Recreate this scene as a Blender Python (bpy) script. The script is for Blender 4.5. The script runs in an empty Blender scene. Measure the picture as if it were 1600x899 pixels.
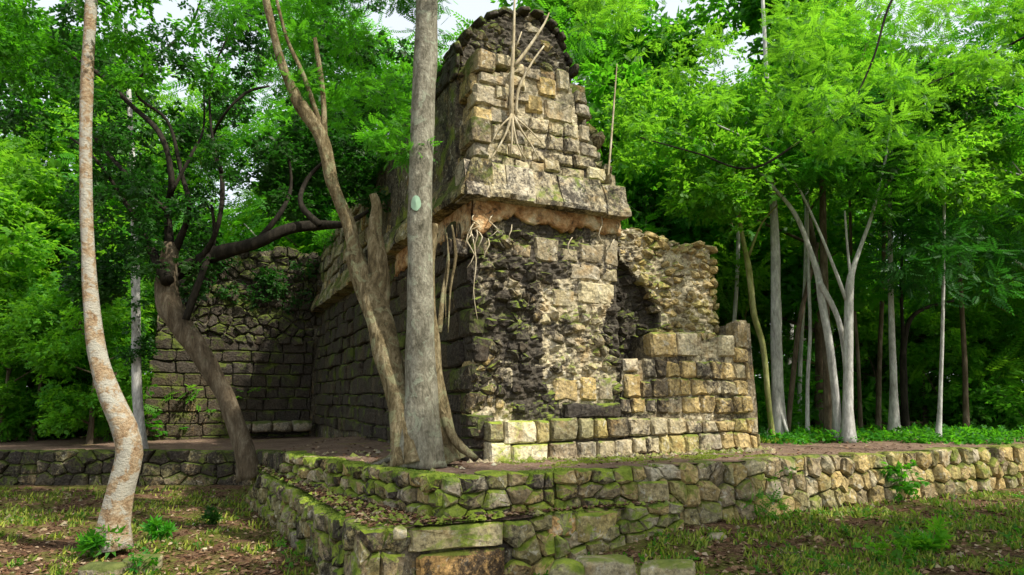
import bpy, math, random
import numpy as np
from mathutils import Vector, Matrix, noise
R = math.radians
SC = bpy.context.scene
COL = SC.collection

# ------------------------------------------------------------------ camera
F, HOR, CX, CY, EYE = 1000.0, 620.0, 800.0, 449.5, 0.9
PITCH = math.atan((HOR - CY) / F)
cd = bpy.data.cameras.new('camera'); cam = bpy.data.objects.new('camera', cd); COL.objects.link(cam)
cd.sensor_width = 36.0; cd.lens = 36.0 * F / 1600.0; cd.clip_end = 2000; cd.clip_start = 0.05
cam.location = (0, 0, EYE); cam.rotation_euler = (math.pi / 2 + PITCH, 0, 0)
SC.camera = cam

# ------------------------------------------------------------------ light
SUN_EL, SUN_AZ = R(50), R(122)      # azimuth from +Y clockwise: behind the camera, to the right
w = bpy.data.worlds.new('World'); SC.world = w; w.use_nodes = True
nt = w.node_tree; nt.nodes.clear()
sky = nt.nodes.new('ShaderNodeTexSky'); sky.sky_type = 'NISHITA'; sky.sun_disc = False
sky.sun_elevation = SUN_EL; sky.sun_rotation = SUN_AZ
sky.air_density = 1.0; sky.dust_density = 4.0; sky.ozone_density = 0.6
bg = nt.nodes.new('ShaderNodeBackground'); bg.inputs['Strength'].default_value = 0.12
wo = nt.nodes.new('ShaderNodeOutputWorld')
cl = nt.nodes.new('ShaderNodeMix'); cl.data_type = 'RGBA'; cl.inputs[0].default_value = 0.6
cl.inputs[7].default_value = (7.6, 7.9, 8.2, 1)          # thin bright cloud over the whole sky
nt.links.new(sky.outputs[0], cl.inputs[6]); nt.links.new(cl.outputs[2], bg.inputs[0]); nt.links.new(bg.outputs[0], wo.inputs[0])
ld = bpy.data.lights.new('sun', 'SUN'); ld.energy = 4.2; ld.angle = R(1.2); ld.color = (1.0, 0.94, 0.82)
sun = bpy.data.objects.new('sun', ld); COL.objects.link(sun); sun.location = (8, -10, 20)
sd = Vector((math.sin(SUN_AZ) * math.cos(SUN_EL), math.cos(SUN_AZ) * math.cos(SUN_EL), math.sin(SUN_EL)))
sun.rotation_euler = sd.to_track_quat('Z', 'Y').to_euler()
SC.view_settings.view_transform = 'Standard'; SC.view_settings.look = 'None'
SC.view_settings.exposure = 0.62; SC.view_settings.gamma = 1.0
SC.render.engine = 'CYCLES'
SC.cycles.max_bounces = 6; SC.cycles.diffuse_bounces = 3; SC.cycles.glossy_bounces = 2
SC.cycles.transmission_bounces = 3; SC.cycles.transparent_max_bounces = 4

# ------------------------------------------------------------------ helpers
FWD = Vector((0, math.cos(PITCH), math.sin(PITCH))); UP = Vector((0, -math.sin(PITCH), math.cos(PITCH)))
EYEP = Vector((0, 0, EYE))
def ray(px, py): return Vector((1, 0, 0)) * ((px - CX) / F) + FWD + UP * ((CY - py) / F)
def onz(px, py, z):
    d = ray(px, py); return EYEP + d * ((z - EYE) / d.z)
def ony(px, py, y):
    d = ray(px, py); return EYEP + d * (y / d.y)
def proj(p):
    v = Vector(p) - EYEP; f = max(v.dot(FWD), .01)
    return CX + F * v.x / f, CY - F * v.dot(UP) / f
E1 = Vector((2.1, 1, 0)).normalized(); E2 = Vector((-E1.y, E1.x, 0))
A = onz(735, 722, 0)
def TS(t, s, z=0.0): return A + E1 * t + E2 * s + Vector((0, 0, z))
def onfront(px, py, s=0.0):          # pixel -> (t, z) on the plane parallel to the front at depth s
    d = ray(px, py); O = A + E2 * s; k = (O - EYEP).dot(E2) / d.dot(E2); p = EYEP + d * k
    return (p - A).dot(E1), p.z
def onside(px, py, t=0.0):
    d = ray(px, py); O = A + E1 * t; k = (O - EYEP).dot(E1) / d.dot(E1); p = EYEP + d * k
    return (p - A).dot(E2), p.z
def inpoly(x, y, P):
    c = False; j = len(P) - 1
    for i in range(len(P)):
        if (P[i][1] > y) != (P[j][1] > y) and x < (P[j][0] - P[i][0]) * (y - P[i][1]) / (P[j][1] - P[i][1]) + P[i][0]: c = not c
        j = i
    return c
def lerp(xs, ys, x): return float(np.interp(x, xs, ys))
ORG = {}                              # world origin of every thing, by object name
def link(o, parent=None):
    COL.objects.link(o)
    if parent is not None: o.parent = parent
    return o
def org(o):
    while o.parent is not None: o = o.parent
    return ORG.get(o.name, Vector((0, 0, 0)))
def thing(name, loc, label, cat, group=None):
    o = bpy.data.objects.new(name, None); COL.objects.link(o); o.location = loc; ORG[o.name] = Vector(loc)
    o.empty_display_size = .2
    o['label'] = label; o['category'] = cat
    if group: o['group'] = group
    return o
def mesh(name, V, Fc, mat, parent=None, smooth=False, tone=None):
    V = np.asarray(V, dtype=np.float32)
    if parent is not None: V = V - np.array(org(parent), dtype=np.float32)
    me = bpy.data.meshes.new(name)
    if isinstance(Fc, np.ndarray):
        n, k = Fc.shape
        me.vertices.add(len(V)); me.vertices.foreach_set('co', V.ravel())
        me.loops.add(n * k); me.loops.foreach_set('vertex_index', Fc.astype(np.int32).ravel())
        me.polygons.add(n); me.polygons.foreach_set('loop_start', np.arange(0, n * k, k, dtype=np.int32))
        me.update(calc_edges=True)
    else:
        me.from_pydata([tuple(v) for v in V], [], Fc); me.update()
    if smooth: me.polygons.foreach_set('use_smooth', [True] * len(me.polygons))
    if tone is not None:
        at = me.attributes.new('tone', 'FLOAT', 'POINT'); at.data.foreach_set('value', np.asarray(tone, dtype=np.float32))
    me.materials.append(mat)
    return link(bpy.data.objects.new(name, me), parent)

# ------------------------------------------------------------------ materials
class NT:
    def __init__(s, name):
        s.m = bpy.data.materials.new(name); s.m.use_nodes = True; s.t = s.m.node_tree; s.t.nodes.clear()
        s.out = s.n('ShaderNodeOutputMaterial')
    def n(s, t, **k):
        x = s.t.nodes.new(t)
        for a, b in k.items(): setattr(x, a, b)
        return x
    def l(s, a, b): s.t.links.new(a, b)
    def noise(s, scale, detail=4, rough=.6, vec=None, dist=0):
        x = s.n('ShaderNodeTexNoise'); x.inputs['Scale'].default_value = scale; x.inputs['Detail'].default_value = detail
        x.inputs['Roughness'].default_value = rough; x.inputs['Distortion'].default_value = dist
        if vec is not None: s.l(vec, x.inputs['Vector'])
        return x.outputs['Fac']
    def ramp(s, fac, stops):
        r = s.n('ShaderNodeValToRGB'); e = r.color_ramp.elements
        while len(e) < len(stops): e.new(.5)
        for q, (p, c) in zip(e, stops):
            q.position = p; q.color = (c, c, c, 1) if not isinstance(c, tuple) else (*c, 1)
        s.l(fac, r.inputs[0]); return r.outputs[0]
    def mix(s, f, a, b, mode='MIX'):
        x = s.n('ShaderNodeMix'); x.data_type = 'RGBA'; x.blend_type = mode
        for i, v in ((0, f), (6, a), (7, b)):
            if isinstance(v, (int, float)): x.inputs[i].default_value = v
            elif isinstance(v, tuple): x.inputs[i].default_value = (*v, 1)
            else: s.l(v, x.inputs[i])
        return x.outputs[2]
    def math(s, op, a, b=0.0):
        x = s.n('ShaderNodeMath'); x.operation = op
        for i, v in ((0, a), (1, b)):
            if isinstance(v, (int, float)): x.inputs[i].default_value = v
            else: s.l(v, x.inputs[i])
        return x.outputs[0]
    def bsdf(s, col, rough=.9, bump=None, strength=.5, dist=.02, spec=.25):
        b = s.n('ShaderNodeBsdfPrincipled'); b.inputs['Roughness'].default_value = rough
        b.inputs['Specular IOR Level'].default_value = spec
        if isinstance(col, tuple): b.inputs['Base Color'].default_value = (*col, 1)
        else: s.l(col, b.inputs['Base Color'])
        if bump is not None:
            k = s.n('ShaderNodeBump'); k.inputs['Strength'].default_value = strength; k.inputs['Distance'].default_value = dist
            s.l(bump, k.inputs['Height']); s.l(k.outputs[0], b.inputs['Normal'])
        s.l(b.outputs[0], s.out.inputs[0]); return b

def stone_mat(name, moss=0.0, mosscol=(.10, .15, .02), fixed=None, mosscol2=(.22, .26, .04), attr=False, thr0=.48):
    g = NT(name); geo = g.n('ShaderNodeNewGeometry'); P = geo.outputs['Position']
    oi = g.n('ShaderNodeObjectInfo')
    base = oi.outputs['Color']
    if fixed is not None:
        base = g.mix(0.0, fixed, fixed)
    mp = g.n('ShaderNodeMapping'); mp.inputs['Scale'].default_value = (1, 1, .45); g.l(P, mp.inputs[0])
    n0 = g.noise(.9, 5, .65, mp.outputs[0], .5); n7 = g.noise(2.3, 6, .7, mp.outputs[0], .6)
    base = g.mix(.36, base, g.ramp(g.math('ADD', g.math('MULTIPLY', n0, .5), g.math('MULTIPLY', n7, .5)), [(.38, (.16, .14, .12)), (.46, (.36, .32, .24)), (.52, (.50, .38, .16)), (.60, (.62, .56, .42))])) if fixed is None else base
    n1 = g.noise(5, 6, .7, P); n2 = g.noise(22, 6, .75, P); n3 = g.noise(1.7, 5, .65, P, .4)
    c = g.mix(g.ramp(n1, [(.3, .0), (.7, 1.0)]), g.mix(.55, base, (.16, .13, .08)), g.mix(.25, base, (.62, .57, .44)))
    c = g.mix(.8, c, g.ramp(n2, [(.30, (.12, .11, .10)), (.46, (.75, .72, .66)), (.66, (1.5, 1.42, 1.25))]), 'MULTIPLY')
    n6 = g.noise(9, 6, .7, g.n('ShaderNodeVectorMath', operation='ADD').outputs[0] if False else P, .8)
    c = g.mix(g.ramp(n6, [(.57, 0.0), (.64, .7)]), c, g.mix(n2, (.40, .37, .28), (.74, .70, .58)))
    c = g.mix(g.ramp(n6, [(.30, .75), (.42, 0.0)]), c, (.05, .042, .03))
    # ochre iron stain
    n4 = g.noise(3.1, 4, .6, P)
    c = g.mix(g.ramp(n4, [(.56, 0.0), (.68, .45)]), c, (.34, .20, .055))
    # black algae, also laid on to paint shade into walls and hollow
    al = oi.outputs['Alpha'] if fixed is None else None
    if attr:
        aa = g.n('ShaderNodeAttribute'); aa.attribute_name = 'tone'; al = aa.outputs['Fac']
    nb = g.math('ADD', g.math('ADD', g.math('MULTIPLY', g.noise(2.1, 8, .75, mp.outputs[0], .5), .42), g.math('MULTIPLY', n0, .26)), g.math('MULTIPLY', g.noise(15, 6, .8, P, .4), .32))
    thr = g.math('SUBTRACT', nb, g.math('SUBTRACT', .62, g.math('MULTIPLY', al, .30)) if al is not None else thr0)
    m = g.n('ShaderNodeMapRange'); g.l(thr, m.inputs[0]); m.inputs[1].default_value = 0.0; m.inputs[2].default_value = .06
    c = g.mix(g.math('MULTIPLY', m.outputs[0], .9), c, g.mix(g.ramp(n2, [(.35, 0.0), (.65, 1.0)]), (.006, .005, .006), (.06, .052, .045)))
    if moss > 0:
        sep = g.n('ShaderNodeSeparateXYZ'); g.l(geo.outputs['Normal'], sep.inputs[0])
        up = g.math('MULTIPLY', sep.outputs[2], .22)
        f = g.math('ADD', g.math('ADD', n3, up), g.math('MULTIPLY', n2, .25))
        f = g.ramp(f, [(.80 - moss * .45, 0.0), (.90 - moss * .45, 1.0)])
        c = g.mix(g.math('MULTIPLY', f, .9), c, g.mix(g.ramp(n1, [(.35, 0.0), (.7, 1.0)]), mosscol, mosscol2))
    h = g.math('ADD', n1, g.math('MULTIPLY', n2, .6))
    vo = g.n('ShaderNodeTexVoronoi'); vo.inputs['Scale'].default_value = 14; g.l(P, vo.inputs['Vector'])
    h = g.math('ADD', h, g.math('MULTIPLY', vo.outputs['Distance'], .5))
    g.bsdf(c, .95, h, .9, .035, .15)
    return g.m
M = {}
M['stone'] = stone_mat('limestone', .08)
M['mossy'] = stone_mat('mossy_limestone', .30, (.05, .075, .012), None, (.13, .16, .03))
M['ledge'] = stone_mat('terrace_limestone', .35, (.07, .13, .012), None, (.30, .38, .035))
M['dry'] = stone_mat('dry_terrace_limestone', .20, (.07, .11, .015), None, (.22, .25, .04))
M['core'] = stone_mat('wall_core_mortar', .1, fixed=(.20, .165, .11))
M['mortar'] = stone_mat('rubble_and_mortar', .05, fixed=(.56, .50, .36), attr=True)
M['cream'] = stone_mat('sunlit_cream_limestone', .22, (.20, .26, .03), fixed=(1.0, .93, .66), mosscol2=(.42, .46, .06), thr0=.60)  # cream raised to paint sunlight onto the plinth blocks
M['orange'] = stone_mat('iron_stained_limestone', .12, fixed=(.74, .42, .12))
M['coredark'] = stone_mat('dark_wall_core', .3, fixed=(.05, .045, .035))

def plaster():
    g = NT('old_orange_stucco'); P = g.n('ShaderNodeNewGeometry').outputs['Position']
    n = g.noise(3.5, 6, .7, P); n2 = g.noise(18, 5, .7, P)
    c = g.ramp(n, [(.32, (.10, .06, .03)), (.42, (.42, .22, .09)), (.52, (.58, .38, .19)), (.62, (.66, .54, .34))])
    c = g.mix(.7, c, g.ramp(n2, [(.3, .35), (.7, 1.4)]), 'MULTIPLY')
    c = g.mix(g.ramp(g.noise(6, 7, .8, P, .5), [(.54, 0.0), (.62, .8)]), c, (.06, .05, .04))
    g.bsdf(c, .95, g.math('ADD', n2, n), .9, .04, .1); return g.m
M['plaster'] = plaster()

def bark(name, c1, c2, c3, scale=6, patch=.5, stretch=.25, bumpd=.02, lich=(.45, .55, .45), ps=5.0):
    g = NT(name); geo = g.n('ShaderNodeNewGeometry')
    mp = g.n('ShaderNodeMapping'); mp.inputs['Scale'].default_value = (1, 1, stretch); g.l(geo.outputs['Position'], mp.inputs[0])
    n = g.noise(scale, 7, .7, mp.outputs[0], .5); n2 = g.noise(scale * 4, 5, .7, mp.outputs[0])
    n3 = g.noise(ps, 5, .65, geo.outputs['Position'], .6)
    c = g.ramp(n, [(.3, c1), (.5, c2), (.7, c3)])
    c = g.mix(.6, c, g.ramp(n2, [(.3, .35), (.65, 1.35)]), 'MULTIPLY')
    c = g.mix(g.ramp(n3, [(patch + .06, 0.0), (patch + .12, .65)]), c, lich)
    g.bsdf(c, .9, g.math('ADD', n, n2), .8, bumpd, .15); return g.m
M['bark_grey'] = bark('grey_green_bark', (.08, .075, .05), (.21, .195, .145), (.36, .35, .27), 9, .50, .5, .03, (.30, .33, .24))
M['bark_fig'] = bark('fibrous_fig_bark', (.04, .032, .015), (.20, .155, .08), (.42, .36, .22), 11, .48, .35, .06, (.30, .31, .17))
M['bark_red'] = bark('peeling_reddish_bark', (.16, .085, .04), (.34, .25, .15), (.43, .40, .32), 7, .42, 1.4, .035, (.40, .41, .36))
M['bark_dark'] = bark('dark_bark', (.008, .007, .005), (.02, .017, .012), (.05, .042, .03), 7, .6, .3, .02, (.07, .09, .04))
M['bark_brown'] = bark('brown_bark', (.05, .035, .02), (.11, .085, .055), (.2, .17, .12), 7, .58, .3, .02, (.12, .16, .07))
M['bark_pale'] = bark('pale_bark', (.24, .23, .2), (.46, .45, .42), (.66, .66, .62), 6, .58, .3, .012, (.30, .36, .25))
M['bark_moss'] = bark('mossy_bark', (.10, .10, .03), (.24, .25, .08), (.40, .40, .2), 6, .5, .3, .02, (.20, .28, .05))
M['root'] = bark('pale_root', (.22, .17, .09), (.44, .37, .24), (.66, .60, .46), 9, .7, .3, .01)

def leaf(name, d1, d2, tr, tf=.45):
    g = NT(name); a = g.n('ShaderNodeAttribute'); a.attribute_name = 'tone'; oi = g.n('ShaderNodeObjectInfo')
    f = a.outputs['Fac']
    c = g.ramp(f, [(0.0, d1), (.9, d2), (.985, d2), (1.0, (.22, .17, .03))])
    hv = g.n('ShaderNodeHueSaturation'); g.l(c, hv.inputs['Color'])
    P_ = g.n('ShaderNodeNewGeometry').outputs['Position']; pn = g.noise(.55, 3, .6, P_); pf = g.noise(3.5, 2, .5, P_)
    g.l(g.math('ADD', g.math('ADD', .450, g.math('MULTIPLY', oi.outputs['Random'], .03)), g.math('MULTIPLY', g.math('ADD', pn, g.math('MULTIPLY', pf, .5)), .045)), hv.inputs['Hue'])
    g.l(g.math('ADD', .8, g.math('MULTIPLY', oi.outputs['Random'], .45)), hv.inputs['Value'])
    b = g.n('ShaderNodeBsdfPrincipled'); g.l(hv.outputs[0], b.inputs['Base Color']); b.inputs['Roughness'].default_value = .55
    b.inputs['Specular IOR Level'].default_value = .3
    t = g.n('ShaderNodeBsdfTranslucent'); g.l(g.mix(f, tuple(x * .55 for x in tr), tr), t.inputs['Color'])
    mx = g.n('ShaderNodeMixShader'); mx.inputs[0].default_value = tf
    g.l(b.outputs[0], mx.inputs[1]); g.l(t.outputs[0], mx.inputs[2]); g.l(mx.outputs[0], g.out.inputs[0]); return g.m
M['leaf'] = leaf('green_leaves', (.012, .08, .006), (.06, .235, .012), (.20, .70, .02), .48)
M['leaf_bright'] = leaf('bright_green_leaves', (.022, .12, .008), (.11, .32, .018), (.34, .82, .03), .5)
M['leaf_dark'] = leaf('dark_green_leaves', (.008, .045, .006), (.035, .12, .015), (.06, .30, .02), .35)
M['leaf_far'] = leaf('far_green_leaves', (.02, .12, .008), (.09, .30, .02), (.22, .75, .035), .5)  # brightened to imitate backlight in the far woods
M['grass'] = leaf('grass_blades', (.05, .12, .01), (.32, .34, .04), (.26, .5, .04), .3)
M['lime'] = leaf('lime_grass', (.12, .20, .01), (.34, .42, .03), (.4, .55, .04), .3)
def litter():
    g = NT('dry_leaves'); a = g.n('ShaderNodeAttribute'); a.attribute_name = 'tone'
    c = g.ramp(a.outputs['Fac'], [(0.0, (.05, .025, .012)), (.4, (.14, .07, .035)), (.75, (.25, .16, .09)), (1.0, (.36, .28, .19))])
    g.bsdf(c, .8); return g.m
M['litter'] = litter()
def soil(name, stops, grass, gthr, lime=0.0):
    g = NT(name); P = g.n('ShaderNodeNewGeometry').outputs['Position']
    n1 = g.noise(1.3, 6, .65, P, .3); n2 = g.noise(14, 7, .8, P); n3 = g.noise(3.4, 5, .7, P)
    c = g.ramp(n2, stops)
    c = g.mix(.7, c, g.ramp(n1, [(.3, .45), (.7, 1.3)]), 'MULTIPLY')
    gm = g.ramp(g.math('ADD', n1, g.math('MULTIPLY', n3, .5)), [(gthr, 0.0), (gthr + .1, 1.0)])
    c = g.mix(g.math('MULTIPLY', gm, .85), c, g.mix(g.ramp(n2, [(.3, 0.0), (.7, 1.0)]), tuple(x * .35 for x in grass), grass))
    vo = g.n('ShaderNodeTexVoronoi'); vo.inputs['Scale'].default_value = 22; g.l(P, vo.inputs['Vector'])
    g.bsdf(c, .97, g.math('ADD', n2, g.math('MULTIPLY', vo.outputs['Distance'], .6)), .9, .03, .1); return g.m
M['lawn'] = soil('leaf_covered_soil', [(.3, (.045, .024, .014)), (.5, (.15, .085, .05)), (.7, (.34, .23, .14))], (.15, .17, .03), .70)
M['floor'] = soil('reddish_packed_earth', [(.3, (.11, .065, .045)), (.5, (.21, .14, .10)), (.7, (.36, .27, .21))], (.24, .24, .03), .84)
M['ffloor'] = soil('forest_soil', [(.3, (.02, .014, .008)), (.5, (.06, .04, .02)), (.7, (.12, .09, .05))], (.05, .1, .015), .66)

# ------------------------------------------------------------------ stone meshes
def stone_data(seed, n=3, power=5.0, amp=.05, chip=.08):
    rnd = random.Random(seed); V = []; Fc = []; idx = {}
    def vid(p):
        k = tuple(round(c, 4) for c in p)
        if k not in idx: idx[k] = len(V); V.append(Vector(p))
        return idx[k]
    lin = [math.tan((i / n - .5) * 1.5) / math.tan(.75) * .5 for i in range(n + 1)]
    for ax in range(3):
        for sg in (-1, 1):
            for i in range(n):
                for j in range(n):
                    q = []
                    for a, b in ((i, j), (i + 1, j), (i + 1, j + 1), (i, j + 1)):
                        p = [0, 0, 0]; p[ax] = sg * .5; p[(ax + 1) % 3] = lin[a]; p[(ax + 2) % 3] = lin[b]; q.append(vid(p))
                    Fc.append(q if sg > 0 else q[::-1])
    off = Vector((rnd.random() * 50, rnd.random() * 50, rnd.random() * 50)); out = []
    for v in V:
        m = (abs(v.x * 2) ** power + abs(v.y * 2) ** power + abs(v.z * 2) ** power) ** (1 / power)
        p = v / m
        d = noise.noise(p * 2.1 + off) * amp * 2 + noise.noise(p * 5 + off) * amp
        p = p * (1 + d) ; 
        c = noise.noise(p * 1.2 + off * 1.7); p = p * (1 - chip * max(0, c))
        out.append(p)
    me = bpy.data.meshes.new('stone_mesh_%d' % seed); me.from_pydata(out, [], Fc); me.update()
    me.polygons.foreach_set('use_smooth', [True] * len(me.polygons))
    return me
MATKEYS = ('stone', 'mossy', 'ledge')
BANK = {}
for kind, (n, pw, amp, chip, cnt) in {'block': (4, 9, .035, .10, 8), 'rough': (3, 4.0, .10, .2, 9), 'rubble': (2, 3.2, .16, .25, 10), 'big': (7, 9, .035, .09, 6)}.items():
    for mk in MATKEYS:
        L = []
        for i in range(cnt):
            me = stone_data(hash(kind) % 7 * 0 + {'block': 100, 'rough': 200, 'rubble': 300, 'big': 400}[kind] + i, n, pw, amp, chip)
            me.materials.append(M[mk]); L.append(me)
        BANK[(kind, mk)] = L
RS = random.Random(7)
def poly_stone(name, parent, O, e, n, poly, depth=.25, mat='stone', col=(.4, .36, .26), dirt_shade=.3, front=0.0, bev=.22, bulge=.03, tilt=.05, split=True, cut=(.10, .24)):
    """a squared or broken stone whose face fills the polygon (t, z) of the plane through O along e, facing n"""
    m = len(poly); cx = sum(p[0] for p in poly) / m; cz = sum(p[1] for p in poly) / m
    ring = []
    for i in range(m):
        p, a, b = poly[i], poly[i - 1], poly[(i + 1) % m]; k = RS.uniform(*cut) 
        ring.append((p[0] + (a[0] - p[0]) * k, p[1] + (a[1] - p[1]) * k)); k = RS.uniform(*cut)
        ring.append((p[0] + (b[0] - p[0]) * k, p[1] + (b[1] - p[1]) * k))
        if split and math.hypot(b[0] - p[0], b[1] - p[1]) > .22:
            q = RS.uniform(.4, .6); j = .012; ring.append((p[0] + (b[0] - p[0]) * q + RS.uniform(-j, j), p[1] + (b[1] - p[1]) * q + RS.uniform(-j, j)))
    w_ = min(max(p[0] for p in ring) - min(p[0] for p in ring), max(p[1] for p in ring) - min(p[1] for p in ring))
    bv = min(.035 if cut[1] < .2 else .045, w_ * bev); r = len(ring); ta, tb = RS.gauss(0, tilt), RS.gauss(0, tilt); V = []
    C_ = O + e * cx + Vector((0, 0, cz)); o0 = org(parent) if parent is not None else Vector((0, 0, 0))
    def put(x, z, d): 
        V.append(e * (x - cx) + Vector((0, 0, z - cz)) + n * (d + ta * (x - cx) + tb * (z - cz)))
    sh = 1 - RS.uniform(.02, .2)
    for x, z in ring: put(cx + (x - cx) * sh, cz + (z - cz) * sh, front - depth)
    for x, z in ring: put(x, z, front - bv * RS.uniform(.9, 1.8))
    for x, z in ring:
        L = math.hypot(x - cx, z - cz) or 1; f = max(.45, 1 - bv * RS.uniform(.5, 1.5) / L); put(cx + (x - cx) * f, cz + (z - cz) * f, front + RS.uniform(-.3, .3) * bulge)
    put(cx + RS.uniform(-.2, .2) * w_, cz + RS.uniform(-.2, .2) * w_, front + RS.uniform(-.3, .9) * bulge)
    Fc = []
    for i in range(r):
        j = (i + 1) % r; Fc += [(i, j, r + j, r + i), (r + i, r + j, 2 * r + j, 2 * r + i), (2 * r + i, 2 * r + j, 3 * r)]
    Fc.append(tuple(range(r))[::-1])
    me = bpy.data.meshes.new('stone_mesh'); me.from_pydata([tuple(v) for v in V], [], Fc); me.update(); me.materials.append(M[mat])
    o = bpy.data.objects.new(name, me); link(o, parent); o.location = C_ - o0
    k = RS.uniform(.75, 1.25); o.color = (min(1, col[0] * k), min(1, col[1] * k), min(1, col[2] * k * RS.uniform(.88, 1.12)), max(0, min(1, dirt_shade + RS.uniform(-.06, .06))))
    return o
def clip(poly, a, b, c):            # keep a*x + b*z <= c
    out = []
    for i in range(len(poly)):
        p, q = poly[i], poly[(i + 1) % len(poly)]; dp, dq = a * p[0] + b * p[1] - c, a * q[0] + b * q[1] - c
        if dp <= 0: out.append(p)
        if (dp < 0) != (dq < 0) and dp != dq: k = dp / (dp - dq); out.append((p[0] + (q[0] - p[0]) * k, p[1] + (q[1] - p[1]) * k))
    return out
def cells(t0, t1, z0, z1, w_, h_, jit=.46, gap=.008):
    """irregular fitted cells filling the rectangle"""
    nx, nz = max(1, round((t1 - t0) / w_)), max(1, round((z1 - z0) / h_)); w_ = (t1 - t0) / nx; h_ = (z1 - z0) / nz; pts = {}
    for j in range(-2, nz + 2):
        ro = RS.uniform(-.3, .3)
        for i in range(-2, nx + 2): pts[(i, j)] = (i + .5 + ro + RS.uniform(-jit, jit), j + .5 + RS.uniform(-jit, jit) * .75)
    out = []
    for i in range(-1, nx + 1):
        for j in range(0, nz):
            p = pts[(i, j)]; poly = [(max(p[0] - 2, 0), max(p[1] - 2, 0)), (min(p[0] + 2, nx), max(p[1] - 2, 0)), (min(p[0] + 2, nx), min(p[1] + 2, nz)), (max(p[0] - 2, 0), min(p[1] + 2, nz))]
            if poly[1][0] <= poly[0][0]: continue
            for a in (-2, -1, 0, 1, 2):
                for b in (-2, -1, 0, 1, 2):
                    if (a or b) and (i + a, j + b) in pts:
                        q = pts[(i + a, j + b)]; ax, az = q[0] - p[0], q[1] - p[1]; poly = clip(poly, ax, az, (q[0] ** 2 + q[1] ** 2 - p[0] ** 2 - p[1] ** 2) / 2)
            if len(poly) < 3: continue
            P = [(t0 + x * w_, z0 + z * h_) for x, z in poly]; Q = []
            for x in P:
                if not Q or math.hypot(x[0] - Q[-1][0], x[1] - Q[-1][1]) > .02: Q.append(x)
            if len(Q) > 3 and math.hypot(Q[0][0] - Q[-1][0], Q[0][1] - Q[-1][1]) < .02: Q.pop()
            if len(Q) < 3: continue
            cx = sum(x[0] for x in Q) / len(Q); cz = sum(x[1] for x in Q) / len(Q); ar = abs(sum(Q[k][0] * Q[(k + 1) % len(Q)][1] - Q[(k + 1) % len(Q)][0] * Q[k][1] for k in range(len(Q)))) / 2
            if ar < w_ * h_ * .18: continue
            f = max(.7, 1 - 2 * gap / math.sqrt(ar)); out.append([(cx + (x - cx) * f, cz + (z - cz) * f) for x, z in Q])
    return out
def courses(t0, t1, z0, z1, wr, hr, gap=.008):
    out = []; z = z0; sd = RS.uniform(0, 99)
    wob = lambda t, k: .06 * noise.noise(Vector((t * 1.1, k * 3.3, sd)))
    k = 0
    while z < z1 - .02:
        h = RS.uniform(*hr); t = t0 - RS.uniform(0, wr[0]) * .5; lean = RS.gauss(0, .012)
        while t < t1 - .03:
            w_ = RS.uniform(*wr) * RS.choice((.75, 1, 1, 1.25)); t2 = min(t + w_, t1); l2 = RS.gauss(0, .014); d = RS.choice((0, .01, .01, .05))
            out.append([(t + gap + lean, z + gap + wob(t, k)), (t2 - gap + l2, z + gap + wob(t2, k)), (t2 - gap - l2, z + h - gap - d + wob(t2, k + 1)), (t + gap - lean, z + h - gap - d * RS.random() + wob(t, k + 1))])
            t = t2; lean = l2
        z += h; k += 1
    return out
def stone(name, parent, p, yaw, size, kind='rough', mat='stone', col=(.4, .36, .26), dirt_shade=.3, jit=.06, label=None):
    me = RS.choice(BANK[(kind, mat)])
    o = bpy.data.objects.new(name, me); link(o, parent)
    o.location = Vector(p) - (org(parent) if parent is not None else Vector((0, 0, 0)))
    flip = RS.choice((0, math.pi)); w_, d_, h_ = size
    o.rotation_euler = (RS.gauss(0, jit * .6) , RS.gauss(0, jit), yaw + flip + RS.gauss(0, jit))
    o.scale = (w_, d_, h_)
    k = RS.uniform(.8, 1.2)
    o.color = (min(1, col[0] * k), min(1, col[1] * k), min(1, col[2] * k * RS.uniform(.9, 1.1)), max(0, min(1, dirt_shade + RS.uniform(-.12, .12))))
    return o
OCH = (.60, .43, .13); PALE = (.56, .51, .38); GREY = (.30, .29, .26); BLK = (.12, .11, .095); YEL = (.50, .42, .08)
CREAM = (.80, .74, .52); MOS = (.20, .21, .06); BRN = (.22, .16, .09)
YAWF = math.atan2(E1.y, E1.x); YAWS = math.atan2(E2.y, E2.x)

def fill(parent, name, O, e, n, trange, zrange, hr, wr, inside, colour, depth=.25, kind='rough', mat='stone',
         proud=.03, jit=.05, gap=.004, cap=295, hole=0.0):
    """single stones over the plane through O along e, facing n: fitted courses, or irregular cells for rubble"""
    P = cells(*trange, *zrange, sum(wr) / 2, sum(hr) / 2, .5, gap) if kind == 'rubble' else courses(*trange, *zrange, wr, hr, gap)
    cnt = 0
    for q in P:
        t = sum(a for a, b in q) / len(q); z = sum(b for a, b in q) / len(q); px, py = proj(O + e * t + Vector((0, 0, z)))
        if inside(px, py, t, z) and RS.random() >= hole:
            c, d = colour(px, py)
            poly_stone(name, parent, O, e, n, q, depth, mat, c, d, RS.uniform(-proud, proud), .15 if kind != 'rubble' else .28, .03 if kind != 'rubble' else .05, jit * 1.6, True, (.03, .13) if kind != 'rubble' else (.08, .2)); cnt += 1
    return cnt

def prism(name, parent, poly, f0, f1, mat, fn):
    """polygon of (a, z) swept between depths f0 and f1; fn(a, b, z) -> world point"""
    n = len(poly); V = [fn(a, f0, z) for a, z in poly] + [fn(a, f1, z) for a, z in poly]
    Fc = [tuple(range(n)), tuple(range(2 * n - 1, n - 1, -1))] + [((i + 1) % n, i, n + i, n + (i + 1) % n) for i in range(n)]
    return mesh(name, V, Fc, mat, parent)
FR = lambda t, s, z: TS(t, s, z)
SD = lambda s, t, z: TS(t, s, z)

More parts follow.
